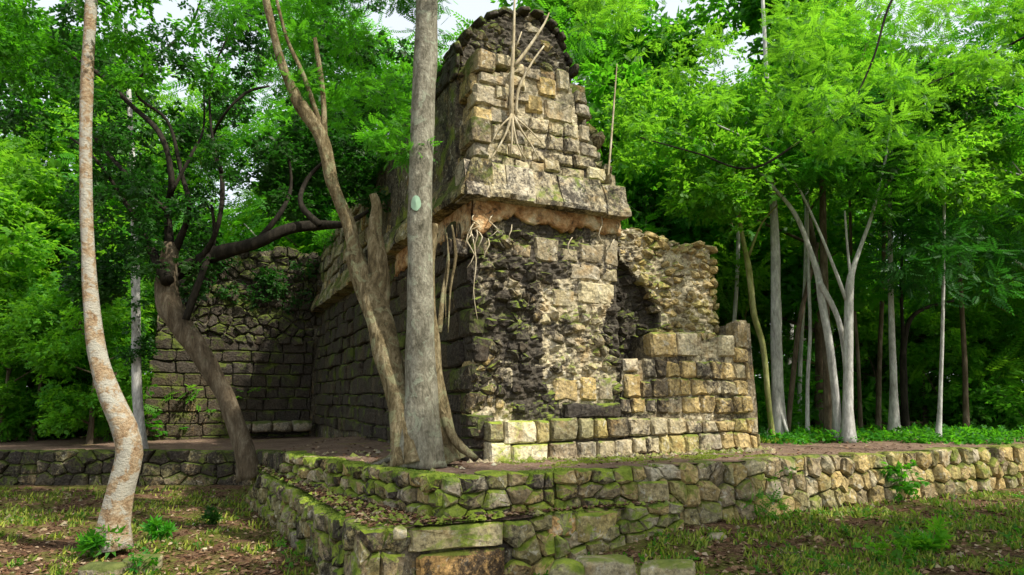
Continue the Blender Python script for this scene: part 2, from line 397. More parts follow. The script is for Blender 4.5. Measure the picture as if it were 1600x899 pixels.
# ------------------------------------------------------------------ terrain
UC = onz(692, 750, 0); us = (UC - A).dot(E2)             # upper terrace corner; its front runs along E1
C1 = onz(440, 712, -.08); C2 = onz(402, 706, -.42); C3 = onz(60, 706, -.42)
LC = onz(566, 832, -.42); ls = -2.02 if False else (onz(640, 822, -.42) - A).dot(E2)
LCf = A + E1 * ((LC - A).dot(E1)) + E2 * ls
L1 = onz(470, 772, -.46); L2 = onz(392, 732, -.5)
def upper_edge(x):
    if x > UC.x: return UC.y + (x - UC.x) * E1.y / E1.x
    return lerp([C3.x, C2.x, C1.x, UC.x], [C3.y, C2.y, C1.y, UC.y], x)
def sm(a, b, x):
    k = min(1, max(0, (x - a) / (b - a))); return k * k * (3 - 2 * k)
def floor_z(x, y):
    base = lerp([-9, C2.x, C1.x, UC.x], [-.42, -.42, -.08, 0], x) * (1 - .0)
    return base + .03 * noise.noise(Vector((x * .6, y * .6, 0))) + .012 * noise.noise(Vector((x * 3, y * 3, 5)))
def lawn_z(x, y):
    z = -1.2 + .42 * sm(-.6, 2.0, x) + .06 * sm(2, 6, x)
    z += .85 * sm(11, 24, x)
    return z + .06 * noise.noise(Vector((x * .5, y * .5, 3))) + .02 * noise.noise(Vector((x * 2.2, y * 2.2, 9)))
def axis(a, b, near0, near1, fine, coarse):
    v = [near0]; 
    while v[-1] < near1: v.append(v[-1] + fine)
    st = fine
    while v[-1] < b: st = min(st * 1.35, coarse); v.append(v[-1] + st)
    lo = [near0]; st = fine
    while lo[-1] > a: st = min(st * 1.35, coarse); lo.append(lo[-1] - st)
    return lo[:0:-1] + v
xs = axis(-400, 400, -9, 10, .14, 60); ys = axis(-60, 700, 4, 16, .14, 60)
V = [(x, y, lawn_z(x, y)) for x in xs for y in ys]; ny = len(ys)
Fc = [(i * ny + j, (i + 1) * ny + j, (i + 1) * ny + j + 1, i * ny + j + 1) for i in range(len(xs) - 1) for j in range(ny - 1)]
gr = mesh('ground', V, Fc, M['lawn'], smooth=True); gr['kind'] = 'structure'
xs2 = axis(-90, 90, -9, 13, .16, 8); dj = [.12]; st = .16
while dj[-1] < 90: dj.append(dj[-1] + st); st = min(st * (1.0 if dj[-1] < 9 else 1.25), 9)
V = [(x, upper_edge(x) + d, floor_z(x, upper_edge(x) + d)) for x in xs2 for d in dj]; ny = len(dj)
Fc = [(i * ny + j, (i + 1) * ny + j, (i + 1) * ny + j + 1, i * ny + j + 1) for i in range(len(xs2) - 1) for j in range(ny - 1)]
pf = mesh('terrace_floor', V, Fc, M['floor'], smooth=True); pf['kind'] = 'structure'
# ledge between the two tiers
led = [L2, L1, LCf, A + E1 * 2.0 + E2 * ls]; ledu = [C1 + Vector((-.5, .9, 0)), onz(545, 732, -.04), UC, A + E1 * 2.0 + E2 * us]
V = []; Fc = []; NS = 12
ptsA, ptsB = [], []
for k in range(3):
    for i in range(14):
        f = i / 14; ptsA.append(led[k].lerp(led[k + 1], f)); ptsB.append(ledu[k].lerp(ledu[k + 1], f))
ptsA.append(led[3]); ptsB.append(ledu[3])
for a, b in zip(ptsA, ptsB):
    for j in range(6):
        p = Vector((a.x, a.y, -.45)).lerp(Vector((b.x, b.y, -.42)), .20 + .82 * j / 5); V.append((p.x, p.y, p.z + .03 * noise.noise(p * 3)))
for i in range(len(ptsA) - 1):
    for j in range(5): Fc.append((i * 6 + j, (i + 1) * 6 + j, (i + 1) * 6 + j + 1, i * 6 + j + 1))
tl = mesh('terrace_ledge', V, Fc, M['floor'], smooth=True); tl['kind'] = 'structure'

# ------------------------------------------------------------------ retaining walls
def wall_line(root, core_name, pts, ztop, zbot, courses_, wr, colour, mat='ledge', kind='rough', depth=.3, coremat='coredark', jit=.07):
    """stones in courses along a polyline (camera side is to the right of travel left->right)"""
    V = []; Fc = []
    for i, p in enumerate(pts):
        a = pts[max(i - 1, 0)]; b = pts[min(i + 1, len(pts) - 1)]; d = Vector((b.x - a.x, b.y - a.y, 0)).normalized(); nn = Vector((d.y, -d.x, 0))
        for off, zz in ((-.10, zbot(p) - .3), (-.10, ztop(p) - .05), (-.45, ztop(p) - .05), (-.45, zbot(p) - .3)):
            q = p + nn * off; V.append((q.x, q.y, zz))
    for i in range(len(pts) - 1):
        for j in range(4): Fc.append((i * 4 + j, i * 4 + (j + 1) % 4, (i + 1) * 4 + (j + 1) % 4, (i + 1) * 4 + j))
    core = mesh(core_name, V, Fc, M[coremat], root)
    for i in range(len(pts) - 1):
        a, b = pts[i], pts[i + 1]; L = (Vector((b.x - a.x, b.y - a.y, 0))).length; d = Vector((b.x - a.x, b.y - a.y, 0)) / L
        nn = Vector((d.y, -d.x, 0)); yaw = math.atan2(d.y, d.x)
        za, zb_ = (ztop(a) + ztop(b)) / 2, (zbot(a) + zbot(b)) / 2; ncr = courses_; H_ = za - zb_
        for q in cells(0, L, 0, 1, sum(wr) / 2 * (1.15 if a.x > 1.5 else 1), 1 / ncr, .33, .005):
            Q = []
            for t, z in q:
                g = a.lerp(b, min(1, max(0, t / L))); top = ztop(g); bot = zbot(g)
                Q.append((t, bot + (top - bot) * z + (.04 * noise.noise(Vector((g.x * 2.5, g.y * 2.5, 4))) if z > .8 else 0)))
            tm_ = sum(t for t, z in Q) / len(Q); zm = sum(z for t, z in Q) / len(Q)
            O_ = Vector((a.x, a.y, 0)); px, py = proj(O_ + d * tm_ + Vector((0, 0, zm))); zf = sum(z for t, z in q) / len(q)
            r = colour(px, py, 0 if zf > .66 else 1)
            if r is not None and g.y > 1 and -700 < px < 2300:
                m2 = mat(px, py) if callable(mat) else mat
                poly_stone('stone', root, O_, d, nn, Q, depth * RS.uniform(.9, 1.3), m2, r[0], r[1], RS.uniform(-.03, .06), .18, .035, jit * 1.3, True, (.04, .15))
    return core
def lip(p): return 0
# upper terrace: front and left return
rt = thing('retaining_wall', UC, 'mossy stone wall edging the upper terrace in front of the ruin', 'wall')
def colU(px, py, c):
    if px > 980:
        return (RS.choice([OCH, PALE, OCH, BRN, YEL, MOS]), RS.uniform(.05, .4))
    return (RS.choice([MOS, PALE, BRN, OCH]), RS.uniform(.3, .6))
ptsU = [Vector((C1.x, C1.y, 0)), onz(560, 733, -.03), Vector(UC)] + [A + E1 * t + E2 * us for t in (.4, 1.8, 3.2, 4.6, 6.0, 7.6, 9.4, 11.5, 14, 17, 21)]
zU = lambda g: floor_z(g.x, g.y + .2) + (.05 if g.x < 0 else .028)
def zUb(g):
    if g.x < 1.5: return -.50
    return max(lawn_z(g.x, g.y) - .03, -.85) if g.x > 2.2 else -.55
wall_line(rt, 'wall_core', ptsU, zU, zUb, 3, (.16, .36), colU, mat=lambda px, py: 'dry' if px > 980 + 60 * noise.noise(Vector((px * .02, 0, 0))) else 'ledge', depth=.3, jit=.09)
# lower terrace
rl = thing('retaining_wall', LCf + Vector((0, 0, -.7)), 'lower mossy terrace wall with the large orange stained block in the foreground', 'wall')
zL = lambda g: -.42 + (.0 if g.x > -2 else -.04)
zLb = lambda g: lawn_z(g.x, g.y) - .05
def colL(px, py, c):
    if 632 < px < 800: return None
    if px > 800: return (RS.choice([MOS, OCH, (.5, .3, .08), MOS, PALE]), RS.uniform(.1, .4))
    return (RS.choice([MOS, MOS, BRN, GREY]), RS.uniform(.3, .6))
wall_line(rl, 'wall_core', [Vector((L2.x, L2.y, 0)), Vector((L1.x, L1.y, 0)), Vector((LCf.x, LCf.y, 0))] + [A + E1 * t + E2 * ls for t in (-.9, .3, 1.3, 2.2)],
          zL, zLb, 3, (.18, .38), colL, depth=.5, jit=.1)
def px_block(name, parent, x0, y0, x1, y1, s, depth, col, dirt_shade, mat='stone', kind='block', jit=.02, proud=0.0):
    t0, za = onfront(x0, y1, s); t1, _ = onfront(x1, (y0 + y1) / 2, s); xm = (x0 + x1) / 2
    _, z0 = onfront(xm, y1, s); _, z1 = onfront(xm, y0, s)
    j = .014; g_ = .006; ru_ = lambda: RS.uniform(-j, j)
    return poly_stone(name, parent, A + E2 * s, E1, -E2, [(t0 + g_ + ru_(), z0 + g_ + ru_()), (t1 - g_ + ru_(), z0 + g_ + ru_()), (t1 - g_ + ru_(), z1 - g_ + ru_()), (t0 + g_ + ru_(), z1 - g_ + ru_())], depth, mat, col, dirt_shade, proud, .14, .03, jit * 1.5, True, (.03, .10))
px_block('stone', rl, 641, 820, 789, 860, ls, .42, (.56, .50, .28), .15, 'ledge', 'big', .01)
px_block('stone', rl, 652, 861, 792, 915, ls, .42, (.80, .30, .03), .1, 'orange', 'big', .01)
px_block('stone', rl, 1004, 752, 1050, 806, ls + .05, .4, (.66, .56, .28), .05, 'ledge', 'big', .02)
px_block('stone', rl, 858, 806, 902, 842, ls, .36, (.80, .42, .08), .05, 'stone', 'big', .02)
px_block('stone', rl, 904, 800, 968, 848, ls - .04, .36, (.60, .50, .14), .1, 'ledge', 'big', .03)
# court retaining wall at the left rear
rc = thing('retaining_wall', Vector((C2.x, C2.y, -.45)), 'dark low stone wall in the shade at the left, before the rear wing', 'wall')
wall_line(rc, 'wall_core', [Vector((C3.x - 12, C3.y, 0)), Vector((C3.x - 6, C3.y, 0)), Vector((C3.x - 3, C3.y, 0)), Vector((C3.x, C3.y, 0)), Vector((-9, C2.y, 0)), Vector((C2.x, C2.y, 0)), Vector((C1.x, C1.y, 0))],
          lambda g: floor_z(g.x, g.y + .2) + .05, lambda g: lawn_z(g.x, g.y) - .05, 3, (.3, .6),
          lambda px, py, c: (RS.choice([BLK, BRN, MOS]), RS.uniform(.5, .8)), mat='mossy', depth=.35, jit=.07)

# ------------------------------------------------------------------ the ruin
ru = thing('ruined_building', TS(1.0, 1.0, 0), 'tall ruined stone building with a sloping cornice and broken vault rising above the terrace', 'ruin')
zc0 = onfront(737, 313)[1]; zc1 = onfront(745, 254)[1]          # cornice underside and top
t_R = onfront(970, 500)[0]
ztopf = onfront(745, 100)[1]
# cores
fw = prism('front_wall', ru, [(.10, -.1), (t_R - .06, -.1), (t_R - .04, zc0 + .1), (.10, zc0 + .1)], .09, 3.0, M['core'], FR)
topo = [onfront(*q, .15) for q in ((744, 256), (744, 118), (878, 114), (882, 170), (888, 205), (902, 240), (925, 288))]
ug = prism('upper_wall', ru, topo, .10, 2.4, M['core'], FR)
sp = [(735, 60), (700, 105), (660, 150), (620, 205), (560, 300), (492, 400)]
sq = [onside(*q, .0) for q in sp]
SEND = onside(490, 640)[0]
side_top = lambda s: lerp([q[0] for q in sq], [min(q[1], ztopf + .35) for q in sq], s)
sw = prism('side_wall', ru, [(.12, -.2), (SEND, -.6)] + [(SEND, side_top(SEND) - .1)] + [(s, side_top(s) - .12) for s in (SEND * .8, SEND * .6, SEND * .4, SEND * .2, 1.5, .3)], .10, 2.2, M['coredark'], SD)
archpx = [(712, 112), (715, 76), (730, 44), (760, 20), (803, 11), (843, 19), (872, 46), (890, 84), (897, 112)]
arch = [onfront(*q, .55) for q in archpx]
vc = prism('vault_core', ru, [(arch[0][0] + .05, zc1)] + [(a * .98 + .02, z - .07) for a, z in arch] + [(arch[-1][0] - .05, zc1)], .62, 6.0, M['coredark'], FR)
TL = onfront(232, 640, SEND)[0]
zr1 = onfront(400, 392, SEND)[1]
rw = prism('rear_wing', ru, [(TL, -.7), (.5, -.7), (.5, zr1), (-1.3, zr1 + .15), (-2.6, zr1 - .1), (-3.8, zr1 - .6), (TL, zr1 - .9)], SEND + .12, SEND + 1.6, M['coredark'], FR)
rp = [(966, 640), (966, 352), (985, 348), (1003, 356), (1040, 374), (1062, 380), (1100, 378), (1118, 392), (1127, 420), (1132, 520), (1140, 640)]
rg = prism('broken_wing', ru, [(t, max(z, -.1)) for t, z in [onfront(*q, .5) for q in [(a, b + (8 if b < 500 else 0)) for a, b in rp]]], .98, 1.9, M['core'], FR)
lw = prism('wing_base', ru, [(t, z) for t, z in [onfront(*q, .12) for q in ((972, 720), (972, 566), (1016, 562), (1018, 524), (1092, 522), (1094, 560), (1125, 560), (1128, 528), (1152, 526), (1154, 506), (1168, 506), (1172, 560), (1180, 640), (1182, 710))]], .07, 1.4, M['core'], FR)

CAV = [(955, 400), (985, 420), (1010, 450), (1032, 490), (1030, 530), (1000, 570), (955, 570)]
def stain_shade(px, py):
    """how black this spot of the front is, from algae and painted-in shade"""
    n = noise.noise(Vector((px * .012, py * .012, 2))); m = noise.noise(Vector((px * .03, py * .03, 7)))
    v = .62 + .35 * n + .25 * m
    if px < 748 + 14 * n: v = .95
    elif px < 835 and py < 540: v = .76 + .45 * m + .3 * n
    if 800 + 12 * m < px < 876 + 12 * n and 572 < py < 655: v = 1.0
    if 848 < px < 968 and 436 < py < 612: v = .34 + .5 * m
    if px < 800 and py > 560: v = .55 + .4 * m
    if py < 250: v = .35 + .4 * m
    if py < 110: v = .95
    if px > 970: v = .30 + .4 * m
    if inpoly(px, py, CAV): v = 1.1  # shade of the hollow painted in as black
    return v
def relief(parent, t0, t1, z0, z1, s0, amp, keep, step=.03, mat='mortar', size=9.0, depth=.3, sfun=None):
    """the knobbly surface of small stones in mortar between the larger ones"""
    nx, nz = int((t1 - t0) / step), int((z1 - z0) / step); V = []; Fc = []; ok = {}; tn = []
    for i in range(nx + 1):
        for j in range(nz + 1):
            t, z = t0 + i * step, z0 + j * step; p = Vector((t * size, z * size * 1.35, 3.3)); d, _ = noise.voronoi(p)
            n = noise.noise(Vector((t * 2.2, z * 2.2, 9))) * .55 + noise.noise(p * 2.3) * .2
            q = proj(TS(t, s0, z)); k = keep(*q); ok[(i, j)] = k; tn.append(stain_shade(*q))
            V.append(TS(t, s0 + (sfun(*q) if sfun else 0) + amp * (min(d[0], .8) * 1.5 - .75 + n) + (0 if k else .04), z))
    r = nz + 1
    for i in range(nx):
        for j in range(nz):
            if ok[(i, j)] and ok[(i + 1, j)] and ok[(i, j + 1)] and ok[(i + 1, j + 1)]: Fc.append((i * r + j, (i + 1) * r + j, (i + 1) * r + j + 1, i * r + j + 1))
    return mesh('mortar', V, Fc, M[mat], parent, False, tn)
relief(fw, .02, t_R - .02, .55, zc0 - .1, .03, .06, lambda x, y: True)
relief(rg, t_R - .1, 5.05, 1.3, 4.1, .50, .06, lambda x, y: inpoly(x, y, [(960, 620)] + [(a, b + 7) for a, b in rp[1:-1]] + [(1130, 600)]), sfun=lambda x, y: .22 if inpoly(x, y, CAV) else 0)
relief(lw, t_R + .02, 5.28, .5, 2.7, .075, .035, lambda x, y: y > (568 if x < 1018 else 532) and x < 1170)
relief(vc, arch[0][0], arch[-1][0], zc1 + 1.2, arch[4][1], .52, .06, lambda x, y: inpoly(x, y, [(718, 140), (722, 80), (738, 50), (766, 30), (803, 21), (840, 29), (866, 54), (884, 88), (890, 140)]), mat='mortar')
relief(ug, .06, 2.45, zc1, ztopf + .1, .075, .03, lambda x, y: inpoly(x, y, [(745, 112), (884, 112), (898, 150), (905, 206), (925, 236), (944, 290), (745, 262)]))
# main face: courses of squared blocks above, rubble core below
blocked = []
def blk(x0, y0, x1, y1, col, dirt_shade=.1, s=0.0, depth=.3, mat='stone', kind='block', parent=None, name='stone', jit=.02):
    blocked.append((x0, y0, x1, y1)); return px_block(name, parent or fw, x0, y0, x1, y1, s, depth, col, dirt_shade, mat, kind, jit)
for b in [(836, 371, 874, 409, GREY, .25), (876, 388, 904, 411, GREY, .2), (906, 380, 944, 411, (.3, .27, .25), .3), (946, 372, 968, 416, GREY, .2),
          (890, 413, 940, 438, (.4, .37, .32), .2), (942, 418, 966, 440, GREY, .2), (738, 372, 765, 400, BRN, .5), (800, 380, 832, 402, BRN, .4),
          (700, 372, 735, 400, BLK, .6), (905, 442, 962, 476, CREAM, .05), (862, 452, 900, 480, PALE, .1)]: blk(*b)
for b in [(908, 588, 934, 627, OCH, .2), (936, 588, 960, 627, GREY, .3), (866, 592, 905, 628, OCH, .3)]: blk(*b)
blk(884, 629, 972, 652, BLK, .8, -.10, .4)
def free(px, py, m=3):
    return not any(x0 - m < px < x1 + m and y0 - m < py < y1 + m for x0, y0, x1, y1 in blocked)
def colF(px, py):
    c, d = colF0(px, py); return c, max(.05, stain_shade(px, py))
def colF0(px, py):
    n = noise.noise(Vector((px * .012, py * .012, 2)))
    if px < 746 + 14 * n: return (RS.choice([BLK, BRN, GREY, MOS]), .85)
    if 795 < px + 14 * n < 872 and 575 < py < 655: return (RS.choice([BLK, BLK, BRN]), .9)
    if n > .22: return (RS.choice([BLK, BRN, GREY]), .8)
    if px < 810 and py < 560: return (RS.choice([BRN, GREY, MOS, GREY, PALE]), .72)
    if 845 < px < 968 and 430 < py < 610: return (RS.choice([PALE, CREAM, CREAM, PALE, GREY]), .25)
    if px < 800 and py > 560: return (RS.choice([OCH, OCH, PALE, BRN]), .45)
    return (RS.choice([OCH, GREY, PALE, GREY]), .55)
n1 = fill(fw, 'stone', A, E1, -E2, (0, t_R - .02), (.62, zc0 - .38), (.12, .19), (.13, .25), lambda px, py, t, z: free(px, py, 5), colF, .34, 'rubble', 'stone', .085, .20, .004, hole=.05)
# plinth, first the pale blocks with sunlight painted into their cream
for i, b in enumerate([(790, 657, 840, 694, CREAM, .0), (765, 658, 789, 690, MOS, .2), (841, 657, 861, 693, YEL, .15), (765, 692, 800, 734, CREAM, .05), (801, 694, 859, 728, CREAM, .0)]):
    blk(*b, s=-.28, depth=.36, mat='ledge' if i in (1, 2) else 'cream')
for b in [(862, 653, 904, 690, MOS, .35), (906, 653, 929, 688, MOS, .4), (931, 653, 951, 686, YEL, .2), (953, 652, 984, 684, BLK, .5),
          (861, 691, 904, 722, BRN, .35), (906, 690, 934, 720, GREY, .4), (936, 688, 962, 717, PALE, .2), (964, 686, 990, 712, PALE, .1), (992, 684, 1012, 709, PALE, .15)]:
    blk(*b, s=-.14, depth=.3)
n2 = fill(fw, 'stone', TS(0, -.05), E1, -E2, (-.05, .45), (0, .62), (.14, .22), (.15, .3), lambda px, py, t, z: px < 768, lambda a, b: (BLK, .8), .3, 'rough', 'mossy', .08, .1)
# stucco remnant below the cornice, ragged lower edge
def stucco(parent, t0, t1, z1, lowf, s, thick, fn, n=46, rows=5):
    V = []; Fc = []
    for layer in (0, 1):
        for i in range(n + 1):
            t = t0 + (t1 - t0) * i / n; lo = lowf(t)
            for j in range(rows + 1):
                z = lo + (z1 - lo) * j / rows; b = .012 * noise.noise(Vector((t * 5, z * 5, 1))) + .018 * noise.noise(Vector((t * 17, z * 17, 1)))
                V.append(fn(t, s + b if layer == 0 else s + thick, z))
    r = rows + 1; N = (n + 1) * r
    for i in range(n):
        for j in range(rows):
            a = i * r + j; Fc.append((a, a + r, a + r + 1, a + 1)); Fc.append((N + a + 1, N + a + r + 1, N + a + r, N + a))
        a = i * r; Fc.append((a, N + a, N + a + r, a + r))
    return mesh('stucco', V, Fc, M['plaster'], parent, True)
stucco(fw, -.02, t_R + .02, zc0 + .05, lambda t: zc0 - .24 - .14 * noise.noise(Vector((t * 2.3, 0, 0))) - .08 * noise.noise(Vector((t * 8, 3, 0))) - .07 * noise.noise(Vector((t * 22, 3, 0))) - (.5 * max(0, .25 - abs(t - .1)) * 2), -.05, .13, FR)
stucco(sw, -.02, 4.2, zc0 + .05, lambda s: zc0 - .42 - .25 * noise.noise(Vector((s * 1.9, 5, 0))) - .2 * noise.noise(Vector((s * 7, 3, 0))), -.04, .13, SD, 60)

# cornice: single sloping blocks
def cornice(parent, a0, a1, fn, wr, col, dirt_shade, zoff=0.0, mat='stone', prof=None):
    a = a0; H_ = zc1 - zc0
    while a < a1:
        w_ = min(RS.uniform(*wr), a1 - a + .05)
        e0, e1_ = RS.uniform(-.02, .02), RS.uniform(-.03, .03); zt = zc1 + RS.uniform(-.04, .03); zb = zc0 + RS.uniform(-.02, .02)
        pr = [(.26, zb), (-.10 + e0, zb), (-.25 + e0, zb + .01), (-.27 + e0, zb + .08), (-.18 + e1_, zb + H_ * .5), (-.10 + e1_, zt - .03), (-.07, zt), (.26, zt)]
        V = []; m = len(pr); K = 5; Fc = []
        for k in range(K + 1):
            x = a + .003 + (w_ - .006) * k / K; sh = .99 if k in (0, K) else 1
            for b, z in pr:
                v = fn(x, b * sh, zb + (z - zb) * sh); d = noise.noise(v * 4.5) * .05 + noise.noise(v * 13) * .02 + (.05 if noise.noise(v * 3.1 + Vector((5, 5, 5))) > .28 else 0); V.append(fn(x, b * sh - d, zb + (z - zb) * sh))
        for k in range(K):
            for j in range(m): Fc.append((k * m + j, k * m + (j + 1) % m, (k + 1) * m + (j + 1) % m, (k + 1) * m + j))
        Fc.append(tuple(range(m))[::-1]); Fc.append(tuple(range(K * m, K * m + m)))
        o = mesh('cornice_block', V, Fc, M[mat], parent)
        c = RS.choice(col); o.color = (*c, dirt_shade + RS.uniform(-.15, .15)); a += w_
cn = mesh('cornice', [TS(-.05, -.05, zc0 + .05), TS(t_R, -.05, zc0 + .05), TS(t_R, .4, zc0 + .05), TS(-.05, .4, zc0 + .05), TS(-.05, -.05, zc1 - .05), TS(t_R, -.05, zc1 - .05), TS(t_R, .4, zc1 - .05), TS(-.05, .4, zc1 - .05)],
     [(0, 3, 2, 1), (4, 5, 6, 7), (0, 1, 5, 4), (1, 2, 6, 5), (2, 3, 7, 6), (3, 0, 4, 7)], M['core'], ru)
cornice(cn, -.20, t_R + .0, FR, (.3, .52), [(.62, .60, .54), CREAM, (.56, .54, .50), PALE], .42)
cornice(cn, -.20, SEND - .1, SD, (.45, .8), [MOS, BRN, GREY, OCH], .45, mat='mossy')
# thin string course of slabs over the cornice and upper facing
ub = []
for b in [(742, 131, 775, 165, PALE, .05), (742, 167, 772, 190, OCH, .1), (743, 192, 769, 216, CREAM, .05), (741, 221, 766, 246, GREY, .35), (850, 247, 876, 268, PALE, .1),
          (918, 262, 948, 282, CREAM, .1), (750, 115, 792, 130, PALE, .3), (872, 108, 892, 142, PALE, .15), (842, 120, 870, 150, OCH, .3), (822, 148, 850, 176, OCH, .2), (852, 158, 897, 190, PALE, .15),
          (800, 96, 822, 118, PALE, .1), (775, 84, 800, 104, PALE, .2)]:
    ub.append(b[:4]); px_block('stone', ug, *b[:4], 0.02, .35, b[4], b[5], 'stone', 'block', .03)
upoly = [(736, 104), (894, 104), (914, 150), (920, 200), (940, 232), (962, 288), (736, 256)]
fill(ug, 'stone', TS(0, 0.03), E1, -E2, (0, 2.6), (zc1 - .02, ztopf + .35), (.19, .30), (.2, .42),
     lambda px, py, t, z: inpoly(px, py, upoly) and not any(x0 - 6 < px < x1 + 6 and y0 - 6 < py < y1 + 6 for x0, y0, x1, y1 in ub),
     lambda px, py: (RS.choice([CREAM, PALE, PALE, GREY] if py > 170 else [PALE, GREY, OCH, CREAM]), .42), .3, 'rough', 'stone', .022, .03)
# broken right shoulder of the upper wall, set back
fill(ug, 'stone', TS(0, .9), E1, -E2, (1.2, 3.2), (zc1 - .1, ztopf + .1), (.18, .3), (.18, .34),
     lambda px, py, t, z: inpoly(px, py, [(880, 110), (905, 130), (925, 180), (945, 235), (962, 290), (900, 290)]),
     lambda px, py: (RS.choice([BRN, MOS, GREY]), .5), .45, 'rubble', 'mossy', .06, .15, .005)
# vault: edge stones round the arch and rubble between
for i in range(len(arch) - 1):
    (a0, z0), (a1, z1) = arch[i], arch[i + 1]; L = math.hypot(a1 - a0, z1 - z0); k = max(1, round(L / .17))
    for r_ in range(5):
        for j in range(k):
            f = (j + RS.uniform(.2, .8)) / k
            o = stone('vault_stone', vc, TS(a0 + (a1 - a0) * f, .66 + r_ * .34 + RS.uniform(-.1, .1), z0 + (z1 - z0) * f - .09 + RS.uniform(-.04, .03)), YAWF, (L / k * RS.uniform(.8, 1.4), RS.uniform(.3, .45), RS.uniform(.07, .13)), 'block', 'mossy', RS.choice([BLK, MOS, BRN]), .8, .12)
            o.rotation_euler[1] = -math.atan2(z1 - z0, a1 - a0) + RS.gauss(0, .12)
fill(vc, 'stone', TS(0, .55), E1, -E2, (-.3, 2.3), (ztopf - .3, arch[4][1] + .1), (.13, .22), (.15, .32),
     lambda px, py, t, z: inpoly(px, py, [(720, 122), (726, 74), (766, 30), (803, 22), (842, 32), (874, 80), (892, 122)]),
     lambda px, py: (RS.choice([MOS, BRN, BLK, GREY, OCH]), .5), .3, 'rubble', 'mossy', .08, .12, .005)
# right wing: rubble above, courses below
fill(rg, 'rubble_stone', TS(0, .48), E1, -E2, (t_R - .3, 5.2), (1.1, 4.2), (.11, .17), (.15, .28),
     lambda px, py, t, z: inpoly(px, py, [(960, 600)] + rp[1:-1]) and not inpoly(px, py, CAV),
     lambda px, py: ((YEL, .0) if (math.hypot(px - 995, py - 425) < 20 or math.hypot(px - 1095, py - 495) < 22) else (RS.choice([OCH, OCH, BRN, OCH, YEL]), .42)), .3, 'rubble', 'stone', .075, .16, .005, hole=.03)
fill(rg, 'cavity_stone', TS(0, .70), E1, -E2, (t_R - .3, 4), (1.1, 3.4), (.11, .17), (.15, .28), lambda px, py, t, z: inpoly(px, py, CAV), lambda px, py: (BLK, 1.0), .3, 'rubble', 'stone', .09, .2)  # shade of the hollow painted black into its stones
wb = []
for b in [(1062, 519, 1092, 558, CREAM, .0), (1126, 524, 1150, 558, CREAM, .0), (1020, 519, 1060, 558, OCH, .25), (1152, 500, 1170, 545, BRN, .3), (975, 560, 1000, 582, PALE, .1), (978, 585, 1003, 622, OCH, .15)]:
    wb.append(b[:4]); px_block('stone', lw, *b[:4], 0.0, .3, b[4], b[5], 'stone', 'block', .02)
fill(lw, 'stone', A, E1, -E2, (t_R + .02, 5.36), (.62, 2.6), (.24, .31), (.2, .42),
     lambda px, py, t, z: (py > (566 if px < 1016 else (562 if px < 1155 else 548))) and px < 1183 and not any(x0 - 8 < px < x1 + 8 and y0 - 6 < py < y1 + 6 for x0, y0, x1, y1 in wb),
     lambda px, py: (RS.choice([OCH, OCH, PALE, OCH]), .7 if (1000 < px < 1040) else .4), .3, 'block', 'stone', .035, .03)
fill(lw, 'stone', TS(0, -.07), E1, -E2, (t_R + .1, 5.40), (-.02, .56), (.27, .30), (.18, .36),
     lambda px, py, t, z: px > 1000 and px < 1190, lambda px, py: (RS.choice([OCH, PALE, OCH, PALE, YEL]), .35), .34, 'block', 'stone', .03, .04)
# return of the right wing end
fill(lw, 'stone', TS(5.30, 0), E2, E1, (.25, 1.4), (0, 1.7), (.26, .3), (.25, .4), lambda *a: True, lambda px, py: (OCH, .3), .3, 'block', 'stone', .03, .03)
# side wall, lower stones blackened by algae and painted-in shade
fill(sw, 'side_stone', A, E2, -E1, (.1, SEND), (.0, zc0 - .35), (.30, .42), (.40, .8), lambda px, py, t, z: True,
     lambda px, py: (RS.choice([BRN, MOS, BLK, OCH]), .82), .3, 'block', 'mossy', .05, .04)
fill(sw, 'frieze_stone', A, E2, -E1, (.1, SEND), (zc1 - .03, 8.0), (.32, .44), (.42, .8), lambda px, py, t, z: z < side_top(t) - .1,
     lambda px, py: (RS.choice([BRN, MOS, OCH, GREY]), .45), .3, 'rough', 'mossy', .06, .05)
# rear wing, stones blackened by algae and painted-in shade
fill(rw, 'stone', A + E2 * SEND, E1, -E2, (TL, -.1), (-.7, 2.6), (.32, .42), (.42, .75), lambda px, py, t, z: True,
     lambda px, py: ((OCH, .80) if px < 370 and py > 590 else (RS.choice([BRN, BLK, BRN]), .98)), .3, 'block', 'mossy', .05, .03)
fill(rw, 'rubble_stone', A + E2 * SEND, E1, -E2, (TL, -.1), (2.6, 7), (.25, .36), (.25, .5),
     lambda px, py, t, z: z < lerp([TL, -3.8, -2.6, -1.3, 0], [zr1 - .9, zr1 - .6, zr1 - .1, zr1 + .15, zr1], t),
     lambda px, py: (RS.choice([BLK, BRN, MOS, BLK]), .95), .3, 'rubble', 'mossy', .1, .12)
# bench block against the rear wing
for i in range(4):
    stone('bench_stone', rw, TS(-2.3 + i * .62, SEND - .5, -.05), YAWF, (.6, .7, .35), 'block', 'mossy', GREY, .4, .02)

